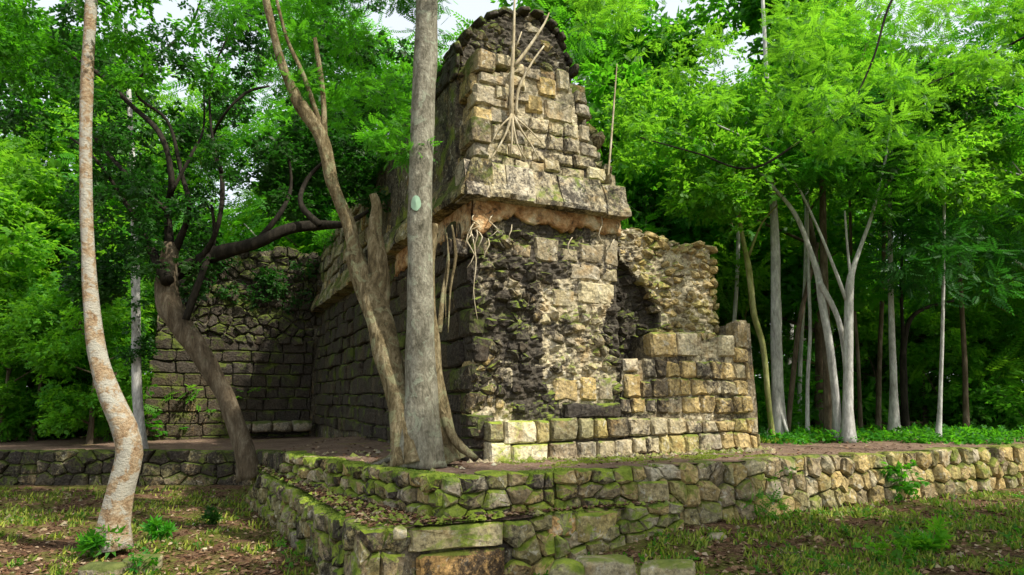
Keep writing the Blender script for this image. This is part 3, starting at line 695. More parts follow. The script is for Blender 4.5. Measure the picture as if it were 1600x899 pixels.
# ------------------------------------------------------------------ tubes: trunks, limbs, roots
def smooth_path(P, rr, step=.12):
    P = [Vector(p) for p in P]; out = []; ro = []
    n = len(P)
    for i in range(n - 1):
        p0, p1, p2, p3 = P[max(i - 1, 0)], P[i], P[i + 1], P[min(i + 2, n - 1)]
        k = max(2, min(14, int((p2 - p1).length / step)))
        for j in range(k):
            t = j / k
            out.append(.5 * ((2 * p1) + (p2 - p0) * t + (2 * p0 - 5 * p1 + 4 * p2 - p3) * t * t + (3 * p1 - p0 - 3 * p2 + p3) * t ** 3))
            ro.append(rr[i] + (rr[i + 1] - rr[i]) * t)
    out.append(P[-1]); ro.append(rr[-1]); return out, ro
def tube(P, rr, sides=9, rough=.08, flute=0.0, step=.14, flare=0):
    pts, ra = smooth_path(P, rr, step); V = []; Fc = []; n = len(pts)
    ref = Vector((1, 0, 0)); off = pts[0] * 3
    for i, p in enumerate(pts):
        d = (pts[min(i + 1, n - 1)] - pts[max(i - 1, 0)]).normalized()
        u = (ref - d * ref.dot(d)).normalized(); v = d.cross(u); ref = u
        for k in range(sides):
            a = 2 * math.pi * k / sides; c = u * math.cos(a) + v * math.sin(a)
            q = 1 + rough * 2 * noise.noise(c * 1.3 + p * 1.7 + off) + flute * math.sin(a * 4 + i * .15) * (1 if not flare else 1)
            if flare: q += flare * max(0, 1 - i / (n * .16)) ** 2 * (.55 + .45 * math.sin(a * 5 + 1))
            V.append(p + c * ra[i] * q)
    for i in range(n - 1):
        for k in range(sides): Fc.append((i * sides + k, i * sides + (k + 1) % sides, (i + 1) * sides + (k + 1) % sides, (i + 1) * sides + k))
    Fc.append(tuple(range(sides))[::-1]); Fc.append(tuple(range((n - 1) * sides, n * sides)))
    return V, Fc
def merge(parts):
    V = []; Fc = []
    for v, f in parts:
        o = len(V); V += v; Fc += [tuple(i + o for i in q) for q in f]
    return V, Fc
def pxtube(L, depth, **k):
    """L: (px, py, width_px) or (px, py, width_px, Y)"""
    P = []; rr = []; ws = .70 if depth > 12.9 else 1
    for q in L:
        y = q[3] if len(q) > 3 else depth; p = ony(q[0], q[1], y); P.append(p); rr.append(q[2] * .5 * ws * y / F)
    return tube(P, rr, **k)

# ------------------------------------------------------------------ leaves
def tmpl(style, rng):
    L = []
    def kite(base, d, nrm, l, w_):
        s = np.cross(nrm, d); s /= np.linalg.norm(s) + 1e-9
        L.append([base, base + d * l * .45 + s * w_ / 2 + nrm * w_ * .12, base + d * l, base + d * l * .45 - s * w_ / 2 + nrm * w_ * .12])
    up = np.array([0, 0, 1.])
    if style == 'pinnate':
        for i in range(6):
            x = .12 + i * .15
            for sg in (-1, 1):
                d = np.array([.45, sg * .9, -.18]); d /= np.linalg.norm(d); kite(np.array([x, 0, -.05 * x]), d, up, .34 * (1 - .25 * abs(i - 2.5) / 2.5), .13)
        kite(np.array([.98, 0, -.05]), np.array([1., 0, -.1]), up, .3, .12)
    elif style == 'broad':
        for i in range(7):
            a = rng.uniform(-1.4, 1.4) ; d = np.array([math.cos(a), math.sin(a), rng.uniform(-.5, .2)]); d /= np.linalg.norm(d)
            nn = up + rng.normal(0, .35, 3); nn -= d * nn.dot(d); nn /= np.linalg.norm(nn)
            kite(np.array([rng.uniform(0, .7), rng.uniform(-.1, .1), 0]), d, nn, rng.uniform(.36, .52), rng.uniform(.2, .28))
    elif style == 'palmy':
        for i in range(8):
            a = i / 8 * 2 * math.pi + rng.uniform(-.2, .2); d = np.array([math.cos(a), math.sin(a), rng.uniform(.1, .9)]); d /= np.linalg.norm(d)
            kite(np.zeros(3), d, up, rng.uniform(.7, 1), .26)
    return np.array(L)                   # (m,4,3)
def leafmass(centres, radii, n, size, style, seed, squash=.7, shell=.5, clumpy=True):
    """sprays of leaves scattered in ellipsoid clumps -> V, F, tone"""
    rng = np.random.default_rng(seed); C_ = np.array([tuple(c) for c in centres]); Rr = np.array(radii)
    pr = Rr ** 2.2; pr /= pr.sum(); ci = rng.choice(len(C_), n, p=pr)
    d = rng.normal(size=(n, 3)); d /= np.linalg.norm(d, axis=1)[:, None]
    r = rng.random(n) ** shell
    pos = C_[ci] + d * (Rr[ci] * r)[:, None] * np.array([1, 1, squash])
    # spray frame: x outward and slightly drooping, z mostly up
    x = d * np.array([1, 1, .4]) + rng.normal(0, .5, (n, 3)); x[:, 2] -= .15; x /= np.linalg.norm(x, axis=1)[:, None]
    z = np.array([0, 0, 1.]) + rng.normal(0, .45, (n, 3)); z -= x * (x * z).sum(1)[:, None]; z /= np.linalg.norm(z, axis=1)[:, None]
    y = np.cross(z, x); Mx = np.stack([x, y, z], axis=2) * (size * rng.uniform(.65, 1.3, n))[:, None, None]
    Ts = [tmpl(style, rng) for _ in range(6)]; k = Ts[0].shape[0]; T = np.stack(Ts).reshape(6, k * 4, 3)[rng.integers(0, 6, n)]
    V = np.einsum('nij,nkj->nki', Mx, T) + pos[:, None, :]
    tn = rng.random(len(C_))[ci] * .45 + rng.random(n) * .35 ; tn = np.repeat(tn[:, None], k * 4, 1) + np.repeat(rng.random((n, k)), 4, 1) * .2
    return V.reshape(-1, 3), np.arange(n * k * 4).reshape(-1, 4), tn.reshape(-1)

# ------------------------------------------------------------------ background tree prototypes
PROTO = []
def proto(seed, H_, cr, bark_, leafm, style, nleaf, lsize, low=.25, lean=.4, r0=.13):
    rnd = random.Random(seed); P = [Vector((0, 0, -.3))]; x = y = 0; rr = [r0 * 1.25]
    for i in range(1, 7):
        x += rnd.gauss(0, lean * .35); y += rnd.gauss(0, lean * .35); P.append(Vector((x, y, H_ * .9 * i / 6))); rr.append(r0 * (1 - .78 * i / 6))
    parts = [tube(P, rr, 8, .06, .03, .3, .5)]; cent = []; rad = []
    for i in range(13):
        f = low + (1 - low) * (i + rnd.random()) / 13; k = min(5, int(f * 6)); b = P[k].lerp(P[k + 1], f * 6 - k if f * 6 - k < 1 else 1)
        a = i * 2.4 + rnd.uniform(-.5, .5); l = cr * rnd.uniform(.55, 1.05) * (1 - .35 * abs(f - .6))
        tip = b + Vector((math.cos(a) * l, math.sin(a) * l, l * rnd.uniform(.2, .7)))
        mid = b.lerp(tip, .5) + Vector((rnd.gauss(0, .15), rnd.gauss(0, .15), rnd.uniform(-.1, .25)))
        rb = r0 * (1 - .78 * f) * .55
        parts.append(tube([b, mid, tip], [rb, rb * .6, .012], 5, .05, 0, .4))
        for q in range(3):
            cent.append(b.lerp(tip, rnd.uniform(.5, 1.1)) + Vector((rnd.gauss(0, .4), rnd.gauss(0, .4), rnd.gauss(0, .35)))); rad.append(rnd.uniform(.55, 1.05) * cr * .36)
    for q in range(4):
        cent.append(P[-1] + Vector((rnd.gauss(0, .5), rnd.gauss(0, .5), rnd.uniform(-.3, .8)))); rad.append(cr * .35)
    V, Fc = merge(parts); tm = bpy.data.meshes.new('trunk_mesh'); tm.from_pydata([tuple(v) for v in V], [], Fc); tm.update()
    tm.polygons.foreach_set('use_smooth', [True] * len(tm.polygons)); tm.materials.append(M[bark_])
    V, Fc, tn = leafmass(cent, rad, nleaf, lsize, style, seed)
    tmp = mesh('crown_mesh', V, Fc, M[leafm], None, False, tn); cm = tmp.data; bpy.data.objects.remove(tmp)
    PROTO.append((tm, cm)); return len(PROTO) - 1
pA = proto(11, 11, 2.6, 'bark_pale', 'leaf', 'pinnate', 3000, .42)
pB = proto(12, 13, 3.0, 'bark_brown', 'leaf', 'broad', 3400, .46, .2)
pC = proto(13, 9, 2.6, 'bark_moss', 'leaf_bright', 'pinnate', 3000, .44, .25)
pD = proto(14, 12, 2.8, 'bark_dark', 'leaf_dark', 'broad', 4200, .42, .15)
pE = proto(15, 7, 2.4, 'bark_brown', 'leaf_bright', 'broad', 3400, .42, .1)
GAPS = [(1040, 30, 75), (925, 85, 40), (400, 335, 70), (300, 110, 40), (600, 20, 45), (190, 440, 40)]
KINDL = {0: 'pale barked feathery', 1: 'brown barked broad leaved', 2: 'mossy barked bright feathery', 3: 'dark leaved', 4: 'low bright broad leaved'}
ROW = ['']
def tree(loc, k, sc, label, group=None, name='forest_tree', rz=None, parent_only=False):
    label = KINDL[k] + ' ' + label; group = (KINDL[k] + ' ' + group) if group else None
    if ROW[0]: label += ', ' + ROW[0]; group += ', ' + ROW[0]
    gx = CX + F * loc[0] / loc[1]
    if loc[1] > 18 and abs(gx - 400) < 75: sc *= .5
    elif loc[1] > 18 and abs(gx - 1040) < 75: sc *= .78
    t = thing(name, loc, label, 'tree', group)
    rz = RS.uniform(0, 6.28) if rz is None else rz
    for nm, me in (('trunk', PROTO[k][0]), ('crown', PROTO[k][1])):
        o = bpy.data.objects.new(nm, me); link(o, t)
    t.rotation_euler = (0, 0, rz); t.scale = (sc, sc, sc * RS.uniform(.92, 1.1)); return t
G_R = 'forest trees behind the ruin on the right'; G_L = 'forest trees behind the ruin on the left'; G_M = 'forest trees behind the middle of the ruin'
rb_ = random.Random(21)
for i in range(26):
    X = 4.5 + (i % 13) * 1.9 + rb_.uniform(-.7, .7); Y = (17.5 if i < 13 else 25) + rb_.uniform(-2.2, 2.5)
    if X / Y < .2: X = .22 * Y
    if i < 13 and .52 < X / Y < .8: continue
    ROW[0] = 'front row' if i < 13 else 'far row'
    tree((X, Y, 0), rb_.choice([pA, pB, pC, pC, pE, pA]), rb_.uniform(.85, 1.15) * (1 if i < 13 else 1.3), 'tree in the woods right of the ruin', G_R)
for i in range(20):
    ROW[0] = 'front row' if i < 10 else 'far row'
    X = -26 + (i % 10) * 2.1 + rb_.uniform(-.7, .7); Y = (23 if i < 10 else 29) + rb_.uniform(-2, 2.5)
    if X > -.52 * Y and Y < 27.5: Y = 28 + rb_.uniform(0, 3)
    tree((X, Y, -.4), rb_.choice([pB, pC, pC, pE, pA]), rb_.uniform(1.15, 1.5), 'tree in the woods left of the rear wing', G_L)
ROW[0] = ''
for i in range(10):
    X = -8 + i * 1.55 + rb_.uniform(-.6, .6); Y = (24.5 if i < 5 else 19.5) + rb_.uniform(-.5, 2)
    tree((X, Y, 0), rb_.choice([pA, pC, pE, pB]), rb_.uniform(1.35, 1.55) * (1 if i < 5 else .9), 'tree whose crown shows above the ruin from behind', G_M)
tree((8.8, 3.6, -.8), pC, 1.15, 'tree added unseen beyond the right edge to dapple the ruin')  # two unseen trees, added on the sun side to break up the light
tree((13.5, 2.0, -.8), pA, 1.2, 'tree added unseen well right of the lawn to dapple the light')
# the far woods, one mass
rg_ = np.random.default_rng(5); cent = []; rad = []
for i in range(190):
    a = rg_.uniform(-1.05, 1.05); D = rg_.uniform(38, 52); cent.append((D * math.sin(a), D * math.cos(a), rg_.uniform(0, 16) if i % 3 else rg_.uniform(0, 5))); rad.append(rg_.uniform(2.6, 4.2))
kk = [i for i, c in enumerate(cent) if not any(math.hypot(proj(c)[0] - a, proj(c)[1] - b) < r + 40 for a, b, r in GAPS)]
cent = [cent[i] for i in kk]; rad = [rad[i] for i in kk]
V, Fc, tn = leafmass(cent, rad, 20000, 1.1, 'broad', 9, .8)
o = mesh('far_woods', V, Fc, M['leaf_far'], None, False, tn); o['kind'] = 'stuff'; o['label'] = 'far off green woods closing the view behind the trees'; o['category'] = 'woods'

# bright young trees behind the right trunks, the light of the gap put into their leaf colour
ROW[0] = ''
for i, (px, Y) in enumerate(((1372, 19), (1405, 20.5), (1440, 18.5), (1475, 20), (1515, 19), (1560, 20.5), (1100, 21), (1150, 23))):
    b = ony(px, 600, Y); tree((b.x, b.y, 0), pE, rb_.uniform(.5, .62), 'young tree behind the trunks at the right', 'young trees coloured as if lit behind the right trunks')
for i, (px, Y) in enumerate(((150, 18.5), (182, 21), (60, 20), (110, 23), (10, 19))):
    b = ony(px, 600, Y); tree((b.x, b.y, -.45), pE, rb_.uniform(.55, .7), 'young tree behind the low wall at the left', 'young trees lit bright green behind the left wall')
# undergrowth bushes
def bush_mesh(seed, lm, style='broad', n=500, size=.3):
    rnd = random.Random(seed); c = [Vector((rnd.gauss(0, .5), rnd.gauss(0, .5), rnd.uniform(.25, 1.1))) for _ in range(9)]
    V, Fc, tn = leafmass(c, [rnd.uniform(.35, .6) for _ in c], n, size, style, seed, .9)
    t = mesh('foliage_mesh', V, Fc, M[lm], None, False, tn); me = t.data; bpy.data.objects.remove(t)
    st_ = merge([tube([Vector((0, 0, -.1)), q * .6, q], [.02, .014, .005], 4, 0, 0, .4) for q in c[:6]])
    sm_ = bpy.data.meshes.new('stem_mesh'); sm_.from_pydata([tuple(v) for v in st_[0]], [], st_[1]); sm_.update(); sm_.materials.append(M['bark_brown'])
    return sm_, me
BM = [bush_mesh(31, 'leaf'), bush_mesh(32, 'leaf_dark'), bush_mesh(33, 'leaf_bright', 'pinnate'), bush_mesh(34, 'leaf_far')]
def bush(loc, k, sc, label, group=None, name='shrub', cat='shrub'):
    kl = ('mid green', 'dark green', 'bright feathery', 'yellowish green')[k]; label = kl + ' ' + label.replace('green ', ''); group = kl + ' ' + group
    t = thing(name, loc, label, cat, group); link(bpy.data.objects.new('stems', BM[k][0]), t); link(bpy.data.objects.new('foliage', BM[k][1]), t)
    t.rotation_euler = (0, 0, RS.uniform(0, 6.28)); t.scale = (sc, sc, sc * RS.uniform(.7, 1)); return t
for i in range(34):
    X = 5 + rb_.random() * 23; Y = rb_.uniform(15.5, 26)
    if X / Y < .34: continue
    bush((X, Y, 0), rb_.choice([0, 2, 3, 3, 0]), rb_.uniform(.8, 1.7), 'green undergrowth shrub below the trees right of the ruin', 'undergrowth shrubs on the right')  # leaf colours brightened in place of sunlight the crowns block
for i in range(20):
    X = -24 + rb_.random() * 14; Y = rb_.uniform(18.5, 25)
    bush((X, Y, -.45), rb_.choice([0, 2, 3, 2]), rb_.uniform(.9, 1.9), 'green undergrowth shrub behind the dark low wall on the left', 'undergrowth shrubs on the left')

# ------------------------------------------------------------------ individual trees
def ptree(name, base, label, mat, tubes, limbs=(), group=None):
    t = thing(name, base, label, 'tree', group); V, Fc = merge(tubes); mesh('trunk', V, Fc, M[mat], t, True)
    for L in limbs:
        V, Fc = L; mesh('limb', V, Fc, M[mat], t, True)
    return t
# twin trees in front of the ruin
tt = ptree('tall_tree', onz(652, 724, 0), 'tall straight grey trunk rising in front of the ruin', 'bark_grey',
           [pxtube([(654, 728, 58), (656, 690, 52), (657, 600, 46), (656, 450, 40), (657, 300, 38), (662, 150, 38), (668, 0, 38), (674, -160, 36), (680, -330, 30)], 8.55, sides=18, rough=.06, flute=.025, flare=.5, step=.1)])
# mint lichen spot and green band
def patch(parent, px, py, wpx, hpx, Y, col, name, rtrunk):
    c = ony(px, py, Y); V = [c + Vector((0, -.012, 0))]; n = 14; Fc = []
    for k in range(n):
        a = 2 * math.pi * k / n; r_ = RS.uniform(.88, 1.06); x = wpx / 2 * Y / F * math.cos(a) * r_; z = hpx / 2 * Y / F * math.sin(a) * r_
        V.append(c + Vector((x, .0 + .6 * x * x / rtrunk, z)))
    for k in range(n): Fc.append((0, 1 + k, 1 + (k + 1) % n))
    g = NT(name + '_mat'); P_ = g.n('ShaderNodeNewGeometry').outputs['Position']; g.bsdf(g.mix(g.noise(20, 4, .7, P_), tuple(x * .7 for x in col), col), .95); mesh(name, V, Fc, g.m, parent)
patch(tt, 650, 318, 17, 27, 8.55 - .185, (.30, .46, .32), 'lichen_spot', .16)
cr1 = [(620, -60, 8.4), (700, -90, 8.6), (760, -60, 9), (560, -80, 8.2)]
tw = ptree('fig_tree', onz(640, 722, 0), 'twisted pale fig trunk curving up left beside the tall grey trunk', 'bark_fig', [
    pxtube([(640, 726, 46, 8.5), (626, 640, 38, 8.6), (604, 550, 42, 8.8), (584, 470, 42, 9.0), (558, 400, 24, 9.1), (545, 350, 19, 9.1), (520, 290, 18, 9.0), (502, 215, 22, 8.9), (470, 165, 23, 8.8), (448, 120, 15, 8.7), (430, 60, 13, 8.6), (412, -20, 11, 8.5), (400, -120, 8, 8.4)], 8.8, sides=18, rough=.17, flute=.07, flare=.55, step=.07)],
    [pxtube([(590, 490, 40, 9.0), (592, 420, 32, 9.05), (584, 365, 24, 9.1), (588, 325, 17, 9.12), (582, 304, 13, 9.1)], 9, sides=10, rough=.14),
     pxtube([(545, 395, 14, 9.1), (565, 450, 26, 9.1), (600, 540, 30, 8.8)], 9, sides=8, rough=.1),
     pxtube([(506, 235, 12, 8.9), (505, 150, 9, 8.9), (492, 60, 7, 8.9)], 9, sides=7, rough=.1),
     pxtube([(502, 200, 9, 8.9), (475, 120, 7, 8.8), (448, 60, 6, 8.7), (430, -10, 5, 8.6)], 9, sides=7, rough=.08)])
def surface_root(parent, x, y, a, l, r, mat):
    P = [Vector((x, y, .25)) + Vector((math.cos(a), math.sin(a), 0)) * .08]; q = Vector((x, y, 0))
    for k, (d, z) in enumerate(((.28, .09), (.6, .03), (1.0, -.04))):
        P.append(q + Vector((math.cos(a + .25 * k * RS.uniform(-1, 1)), math.sin(a + .2 * k), 0)) * l * d + Vector((0, 0, z)))
    V, Fc = tube(P, [r, r * .8, r * .5, r * .15], 7, .15, 0, .08); mesh('root', V, Fc, M[mat], parent, True)
for bpx, par, mt in ((652, tt, 'bark_grey'), (634, tw, 'bark_fig')):
    b = onz(bpx, 722, 0)
    for a in (-2.9, -2.2, -1.3, -.5, .2): surface_root(par, b.x, b.y, a + RS.uniform(-.3, .3), RS.uniform(.35, .7), RS.uniform(.05, .09), mt)
tr = ptree('fig_tree', onz(700, 712, 0), 'brown buttressed fig trunk with spreading roots, right of the tall grey trunk', 'bark_fig', [
    pxtube([(706, 722, 30, 8.75), (690, 670, 30, 8.75), (680, 590, 26, 8.75), (674, 500, 20, 8.72), (672, 420, 14, 8.7), (680, 350, 9, 8.7)], 8.7, sides=16, rough=.18, flute=.12, flare=.7, step=.07)],
    [pxtube([(683, 620, 12, 8.7), (700, 670, 15, 8.65), (722, 700, 14, 8.55), (745, 716, 7, 8.45)], 8.6, sides=8, rough=.1),
     pxtube([(672, 560, 9, 8.66), (668, 640, 12, 8.6), (672, 700, 14, 8.55), (676, 724, 12, 8.5)], 8.6, sides=8, rough=.1),
     pxtube([(694, 352, 2, 9.2), (700, 400, 5, 9.15), (692, 460, 7, 9.0), (686, 520, 9, 8.86)], 8.7, sides=7, rough=.2),
     pxtube([(706, 352, 3, 9.1), (712, 400, 6, 9.05), (704, 450, 4, 9.0), (700, 520, 2, 8.95)], 8.7, sides=6, rough=.1)] +
    [pxtube([(a, 350 + b, 1, 9.1), (a + 3, 400 + b, 5, 9.05), (a - 2, 440 + b, 2.5, 9.0), (a - 1, 480 + 2 * b, 1, 8.98)], 8.7, sides=5, rough=.1) for a, b in ((698, 14),)])
# leaning reddish tree at the left
lt = ptree('leaning_tree', onz(176, 848, -1.2), 'leaning tree with peeling reddish bark bent above its foot at the left', 'bark_red', [
    pxtube([(174, 856, 46), (178, 820, 38), (188, 770, 34), (202, 710, 34), (195, 670, 35), (173, 620, 33), (154, 560, 28), (143, 480, 23), (137, 380, 19), (134, 250, 18), (136, 120, 19), (143, 0, 19), (150, -140, 20), (160, -300, 17)], 9.1, sides=14, rough=.05, flute=.02, flare=.45)])
# dark spreading tree in the shade on the left
dk = ptree('spreading_tree', onz(388, 742, -.9), 'dark spreading tree leaning from the low wall, its heavy limb over the rear wing', 'bark_brown', [
    pxtube([(392, 748, 34), (378, 690, 28), (352, 620, 26), (318, 560, 32), (284, 510, 34), (262, 470, 36), (262, 420, 30), (268, 380, 22)], 12.6, sides=12, rough=.12, flute=.05, flare=.3)],
    [])
dkl = [[(270, 430, 28), (330, 400, 30), (400, 380, 24), (450, 358, 22), (500, 352, 20), (540, 350, 12), (575, 330, 6)],
       [(262, 440, 24), (230, 380, 14), (205, 330, 9), (150, 250, 5), (110, 215, 4)], [(266, 400, 20), (262, 330, 14), (268, 280, 12), (250, 210, 10), (200, 160, 9), (160, 120, 8), (100, 80, 5)],
       [(270, 400, 18), (295, 330, 9), (282, 265, 8), (262, 190, 6), (215, 150, 6), (225, 110, 6), (262, 75, 6), (300, 35, 5), (320, -20, 4)],
       [(300, 420, 14), (330, 380, 9), (345, 330, 8), (346, 270, 9), (330, 225, 6), (350, 180, 5), (385, 145, 6), (420, 135, 4)],
       [(290, 500, 14), (315, 430, 12), (335, 370, 8), (330, 320, 5)],
       [(500, 352, 14), (470, 320, 10), (480, 280, 8), (520, 240, 5)], [(262, 330, 10), (215, 290, 8), (160, 230, 7), (130, 190, 6)],
       [(346, 270, 7), (330, 200, 5), (330, 120, 4), (360, 50, 3)], [(268, 300, 8), (300, 240, 6), (318, 200, 4), (318, 130, 3)], [(400, 380, 12), (440, 330, 9), (455, 290, 6), (450, 240, 4)]]
for L in dkl:
    V, Fc = pxtube([(a, b, c * .85, 12.6 + .3 * math.sin(i * 1.7 + len(L))) for i, (a, b, c) in enumerate(L)], 12.6, sides=8, rough=.1); mesh('limb', V, Fc, M['bark_dark'], dk, True)
def crown_px(parent, boxes, depth, rpx, nclump, nleaf, size, style, lm, seed, name='crown', skip=None, mind=None):
    rnd = random.Random(seed); c = []; r = []
    while len(c) < nclump:
        x0, y0, x1, y1 = rnd.choice(boxes); px, py = rnd.uniform(x0, x1), rnd.uniform(y0, y1)
        if skip and any(math.hypot(px - a, (py - b)) < q for a, b, q in skip): continue
        y = rnd.uniform(*depth); c.append(ony(px, py, y)); r.append(rnd.uniform(*rpx) * y / F)
    V, Fc, tn = leafmass(c, r, nleaf, size, style, seed, .75); return mesh(name, V, Fc, M[lm], parent, False, tn)
skipL = [(405, 340, 42), (300, 120, 10), (190, 90, 8), (455, 290, 12), (600, 20, 20), (110, 300, 20), (220, 440, 20)]
crown_px(dk, [(-60, -60, 640, 200), (100, -60, 520, 330), (100, 200, 330, 460), (420, 200, 600, 330), (-60, -300, 640, -40)], (12.6, 15), (18, 38), 150, 10500, .24, 'broad', 'leaf_dark', 41, skip=skipL)  # topmost box is unseen crown, added to shade the left
crown_px(dk, [(100, -40, 520, 330), (110, 200, 240, 420)], (11.6, 12.4), (14, 26), 34, 1300, .2, 'broad', 'leaf_dark', 47, skip=skipL)  # backlit darkness of this crown is put into its leaf colour
# sunny crown of the fig over the upper left
crown_px(tw, [(540, -60, 680, 60), (430, -60, 650, 190), (500, 100, 640, 260), (330, -60, 480, 60)], (8.6, 10.4), (20, 44), 50, 3600, .16, 'pinnate', 'leaf', 42, skip=skipL)
crown_px(lt, [(-60, -160, 240, 10), (130, -40, 300, 60), (-60, -60, 110, 130), (150, -60, 360, 150)], (8.9, 10.8), (18, 34), 46, 2300, .2, 'broad', 'leaf', 43)
crown_px(tt, [(600, -260, 780, -60)], (8.2, 9.6), (24, 44), 16, 900, .18, 'pinnate', 'leaf', 45)
# ivy clad trunk left of the rear wing
iv = ptree('ivy_tree', onz(218, 700, -.45), 'slim ivy covered trunk left of the rear wing', 'bark_pale', [pxtube([(222, 705, 22), (214, 600, 20), (212, 450, 18), (210, 330, 16), (204, 200, 12), (196, 40, 8)], 16.6, sides=9, rough=.08, flare=.4)])
crown_px(iv, [(195, 480, 232, 640), (195, 300, 230, 480), (150, 60, 260, 200)], (16.2, 17), (8, 16), 30, 700, .2, 'broad', 'leaf_dark', 46)
# named trees on the right
pw = ptree('pale_tree', onz(1216, 684, 0), 'straight white trunk with buttress roots nearest the right end of the ruin', 'bark_pale', [
    pxtube([(1217, 688, 34), (1216, 650, 26), (1214, 560, 25), (1212, 450, 21), (1211, 370, 19), (1206, 280, 14), (1198, 120, 10), (1190, -30, 7)], 14, sides=12, rough=.05, flute=.04, flare=.6)],
    [pxtube([(1212, 650, 8, 14), (1202, 672, 8, 13.9), (1192, 692, 4, 13.8)], 14, sides=6), pxtube([(1220, 645, 8, 13.9), (1228, 670, 8, 13.8), (1238, 692, 4, 13.6)], 14, sides=6)])
pm = ptree('mossy_tree', onz(1212, 686, 0), 'yellow green mossy trunk bending towards the white trunk', 'bark_moss', [
    pxtube([(1208, 690, 10), (1200, 620, 12), (1192, 540, 13), (1178, 490, 14), (1170, 420, 14), (1160, 370, 10), (1150, 300, 7), (1140, 200, 5)], 13.6, sides=9, rough=.08, flare=.4)],
    [pxtube([(1170, 400, 7), (1190, 350, 5), (1215, 320, 4)], 13.6, sides=5)])
k1 = ptree('pale_tree', onz(1325, 688, 0), 'white trunk forking high into two thin arms, at the front of the right cluster', 'bark_pale', [
    pxtube([(1326, 692, 26), (1325, 640, 20), (1326, 540, 20), (1327, 450, 18), (1333, 420, 12), (1345, 385, 9), (1364, 330, 7), (1385, 240, 5), (1400, 120, 4)], 13, sides=10, rough=.05, flare=.7)],
    [pxtube([(1323, 470, 9), (1300, 410, 7), (1275, 350, 6), (1245, 290, 5), (1200, 235, 4), (1120, 195, 4)], 13, sides=7), pxtube([(1330, 440, 7), (1325, 395, 6), (1320, 330, 4)], 13, sides=5)])
k2 = ptree('slanting_tree', onz(1308, 686, 0), 'pale trunk slanting up left across the right cluster', 'bark_pale', [
    pxtube([(1310, 690, 18), (1306, 620, 17), (1296, 540, 17), (1284, 470, 18), (1278, 430, 15), (1265, 390, 12), (1245, 340, 10), (1215, 300, 8), (1150, 240, 6), (1040, 205, 4)], 13.4, sides=10, rough=.06, flare=.6)],
    [pxtube([(1280, 440, 13), (1310, 500, 12), (1322, 580, 12), (1320, 640, 12), (1318, 686, 14)], 13.3, sides=8)])
k3 = ptree('brown_tree', onz(1290, 684, 0), 'upright brown trunk standing behind the slanting pale trunk', 'bark_brown', [
    pxtube([(1296, 688, 20), (1292, 560, 17), (1288, 430, 17), (1286, 330, 14), (1290, 240, 11), (1330, 130, 8), (1380, 10, 6)], 14.2, sides=9, rough=.07, flare=.4)], [])
k4 = ptree('slanting_tree', onz(1236, 680, 0), 'thin brown trunk slanting right between the white trunk and the cluster', 'bark_brown', [
    pxtube([(1230, 684, 12), (1238, 600, 12), (1250, 500, 11), (1266, 430, 9), (1278, 380, 7)], 14.6, sides=8, rough=.06)], [])
k5 = ptree('slender_tree', onz(1262, 684, 0), 'slender pale stem between the white trunk and the right cluster', 'bark_pale', [
    pxtube([(1262, 688, 10), (1262, 600, 8), (1266, 520, 8), (1264, 440, 7), (1262, 330, 5)], 14.4, sides=7, rough=.06, flare=.6)], [])
k6 = ptree('grey_tree', onz(1397, 676, 0), 'upright lilac grey trunk near the right end of the terrace', 'bark_pale', [
    pxtube([(1398, 680, 22), (1396, 600, 15), (1393, 500, 12), (1391, 420, 11), (1390, 300, 9), (1386, 100, 6)], 15, sides=9, rough=.05, flare=.7)], [])
k7 = ptree('crooked_tree', onz(1412, 676, 0), 'dark crooked tree with a branch reaching right, behind the lilac grey trunk', 'bark_dark', [
    pxtube([(1416, 680, 16), (1412, 600, 15), (1412, 540, 14), (1422, 500, 10), (1445, 482, 8), (1490, 470, 6)], 15.6, sides=8, rough=.1, flare=.3)],
    [pxtube([(1412, 540, 9), (1408, 450, 7), (1412, 330, 5)], 15.6, sides=6)])
k8 = ptree('slender_tree', onz(1470, 684, 0), 'slender pale stem at the right end of the terrace edge', 'bark_pale', [
    pxtube([(1466, 690, 12), (1470, 600, 8), (1474, 450, 7), (1476, 250, 5)], 13.6, sides=7, rough=.06, flare=.6)], [])
for i, (px, w_, Y, ln) in enumerate(((1248, 7, 16.5, 10), (1345, 6, 16, -14), (1372, 8, 17, 8), (1140, 8, 17, 12), (1510, 8, 16, -10))):
    ptree('slender_tree', onz(px, CY + 230, 0) if False else Vector((ony(px, 640, Y).x, Y, 0)), ('thin grey stem in the shade, ' + ('just right of the white trunk', 'right of the forked white trunk', 'left of the lilac grey trunk', 'close to the right end of the ruin', 'right of the terrace end', 'second from the right edge', 'nearest the right edge')[i]), 'bark_pale' if i % 3 == 0 else 'bark_brown',
          [pxtube([(px, 682, w_ * 1.6), (px + ln * .3, 560, w_ * 1.3), (px + ln, 430, w_ * 1.15), (px + ln * 1.4, 280, w_), (px + ln * 3, 120, w_ * .6)], Y, sides=7, rough=.07, flare=.5)])
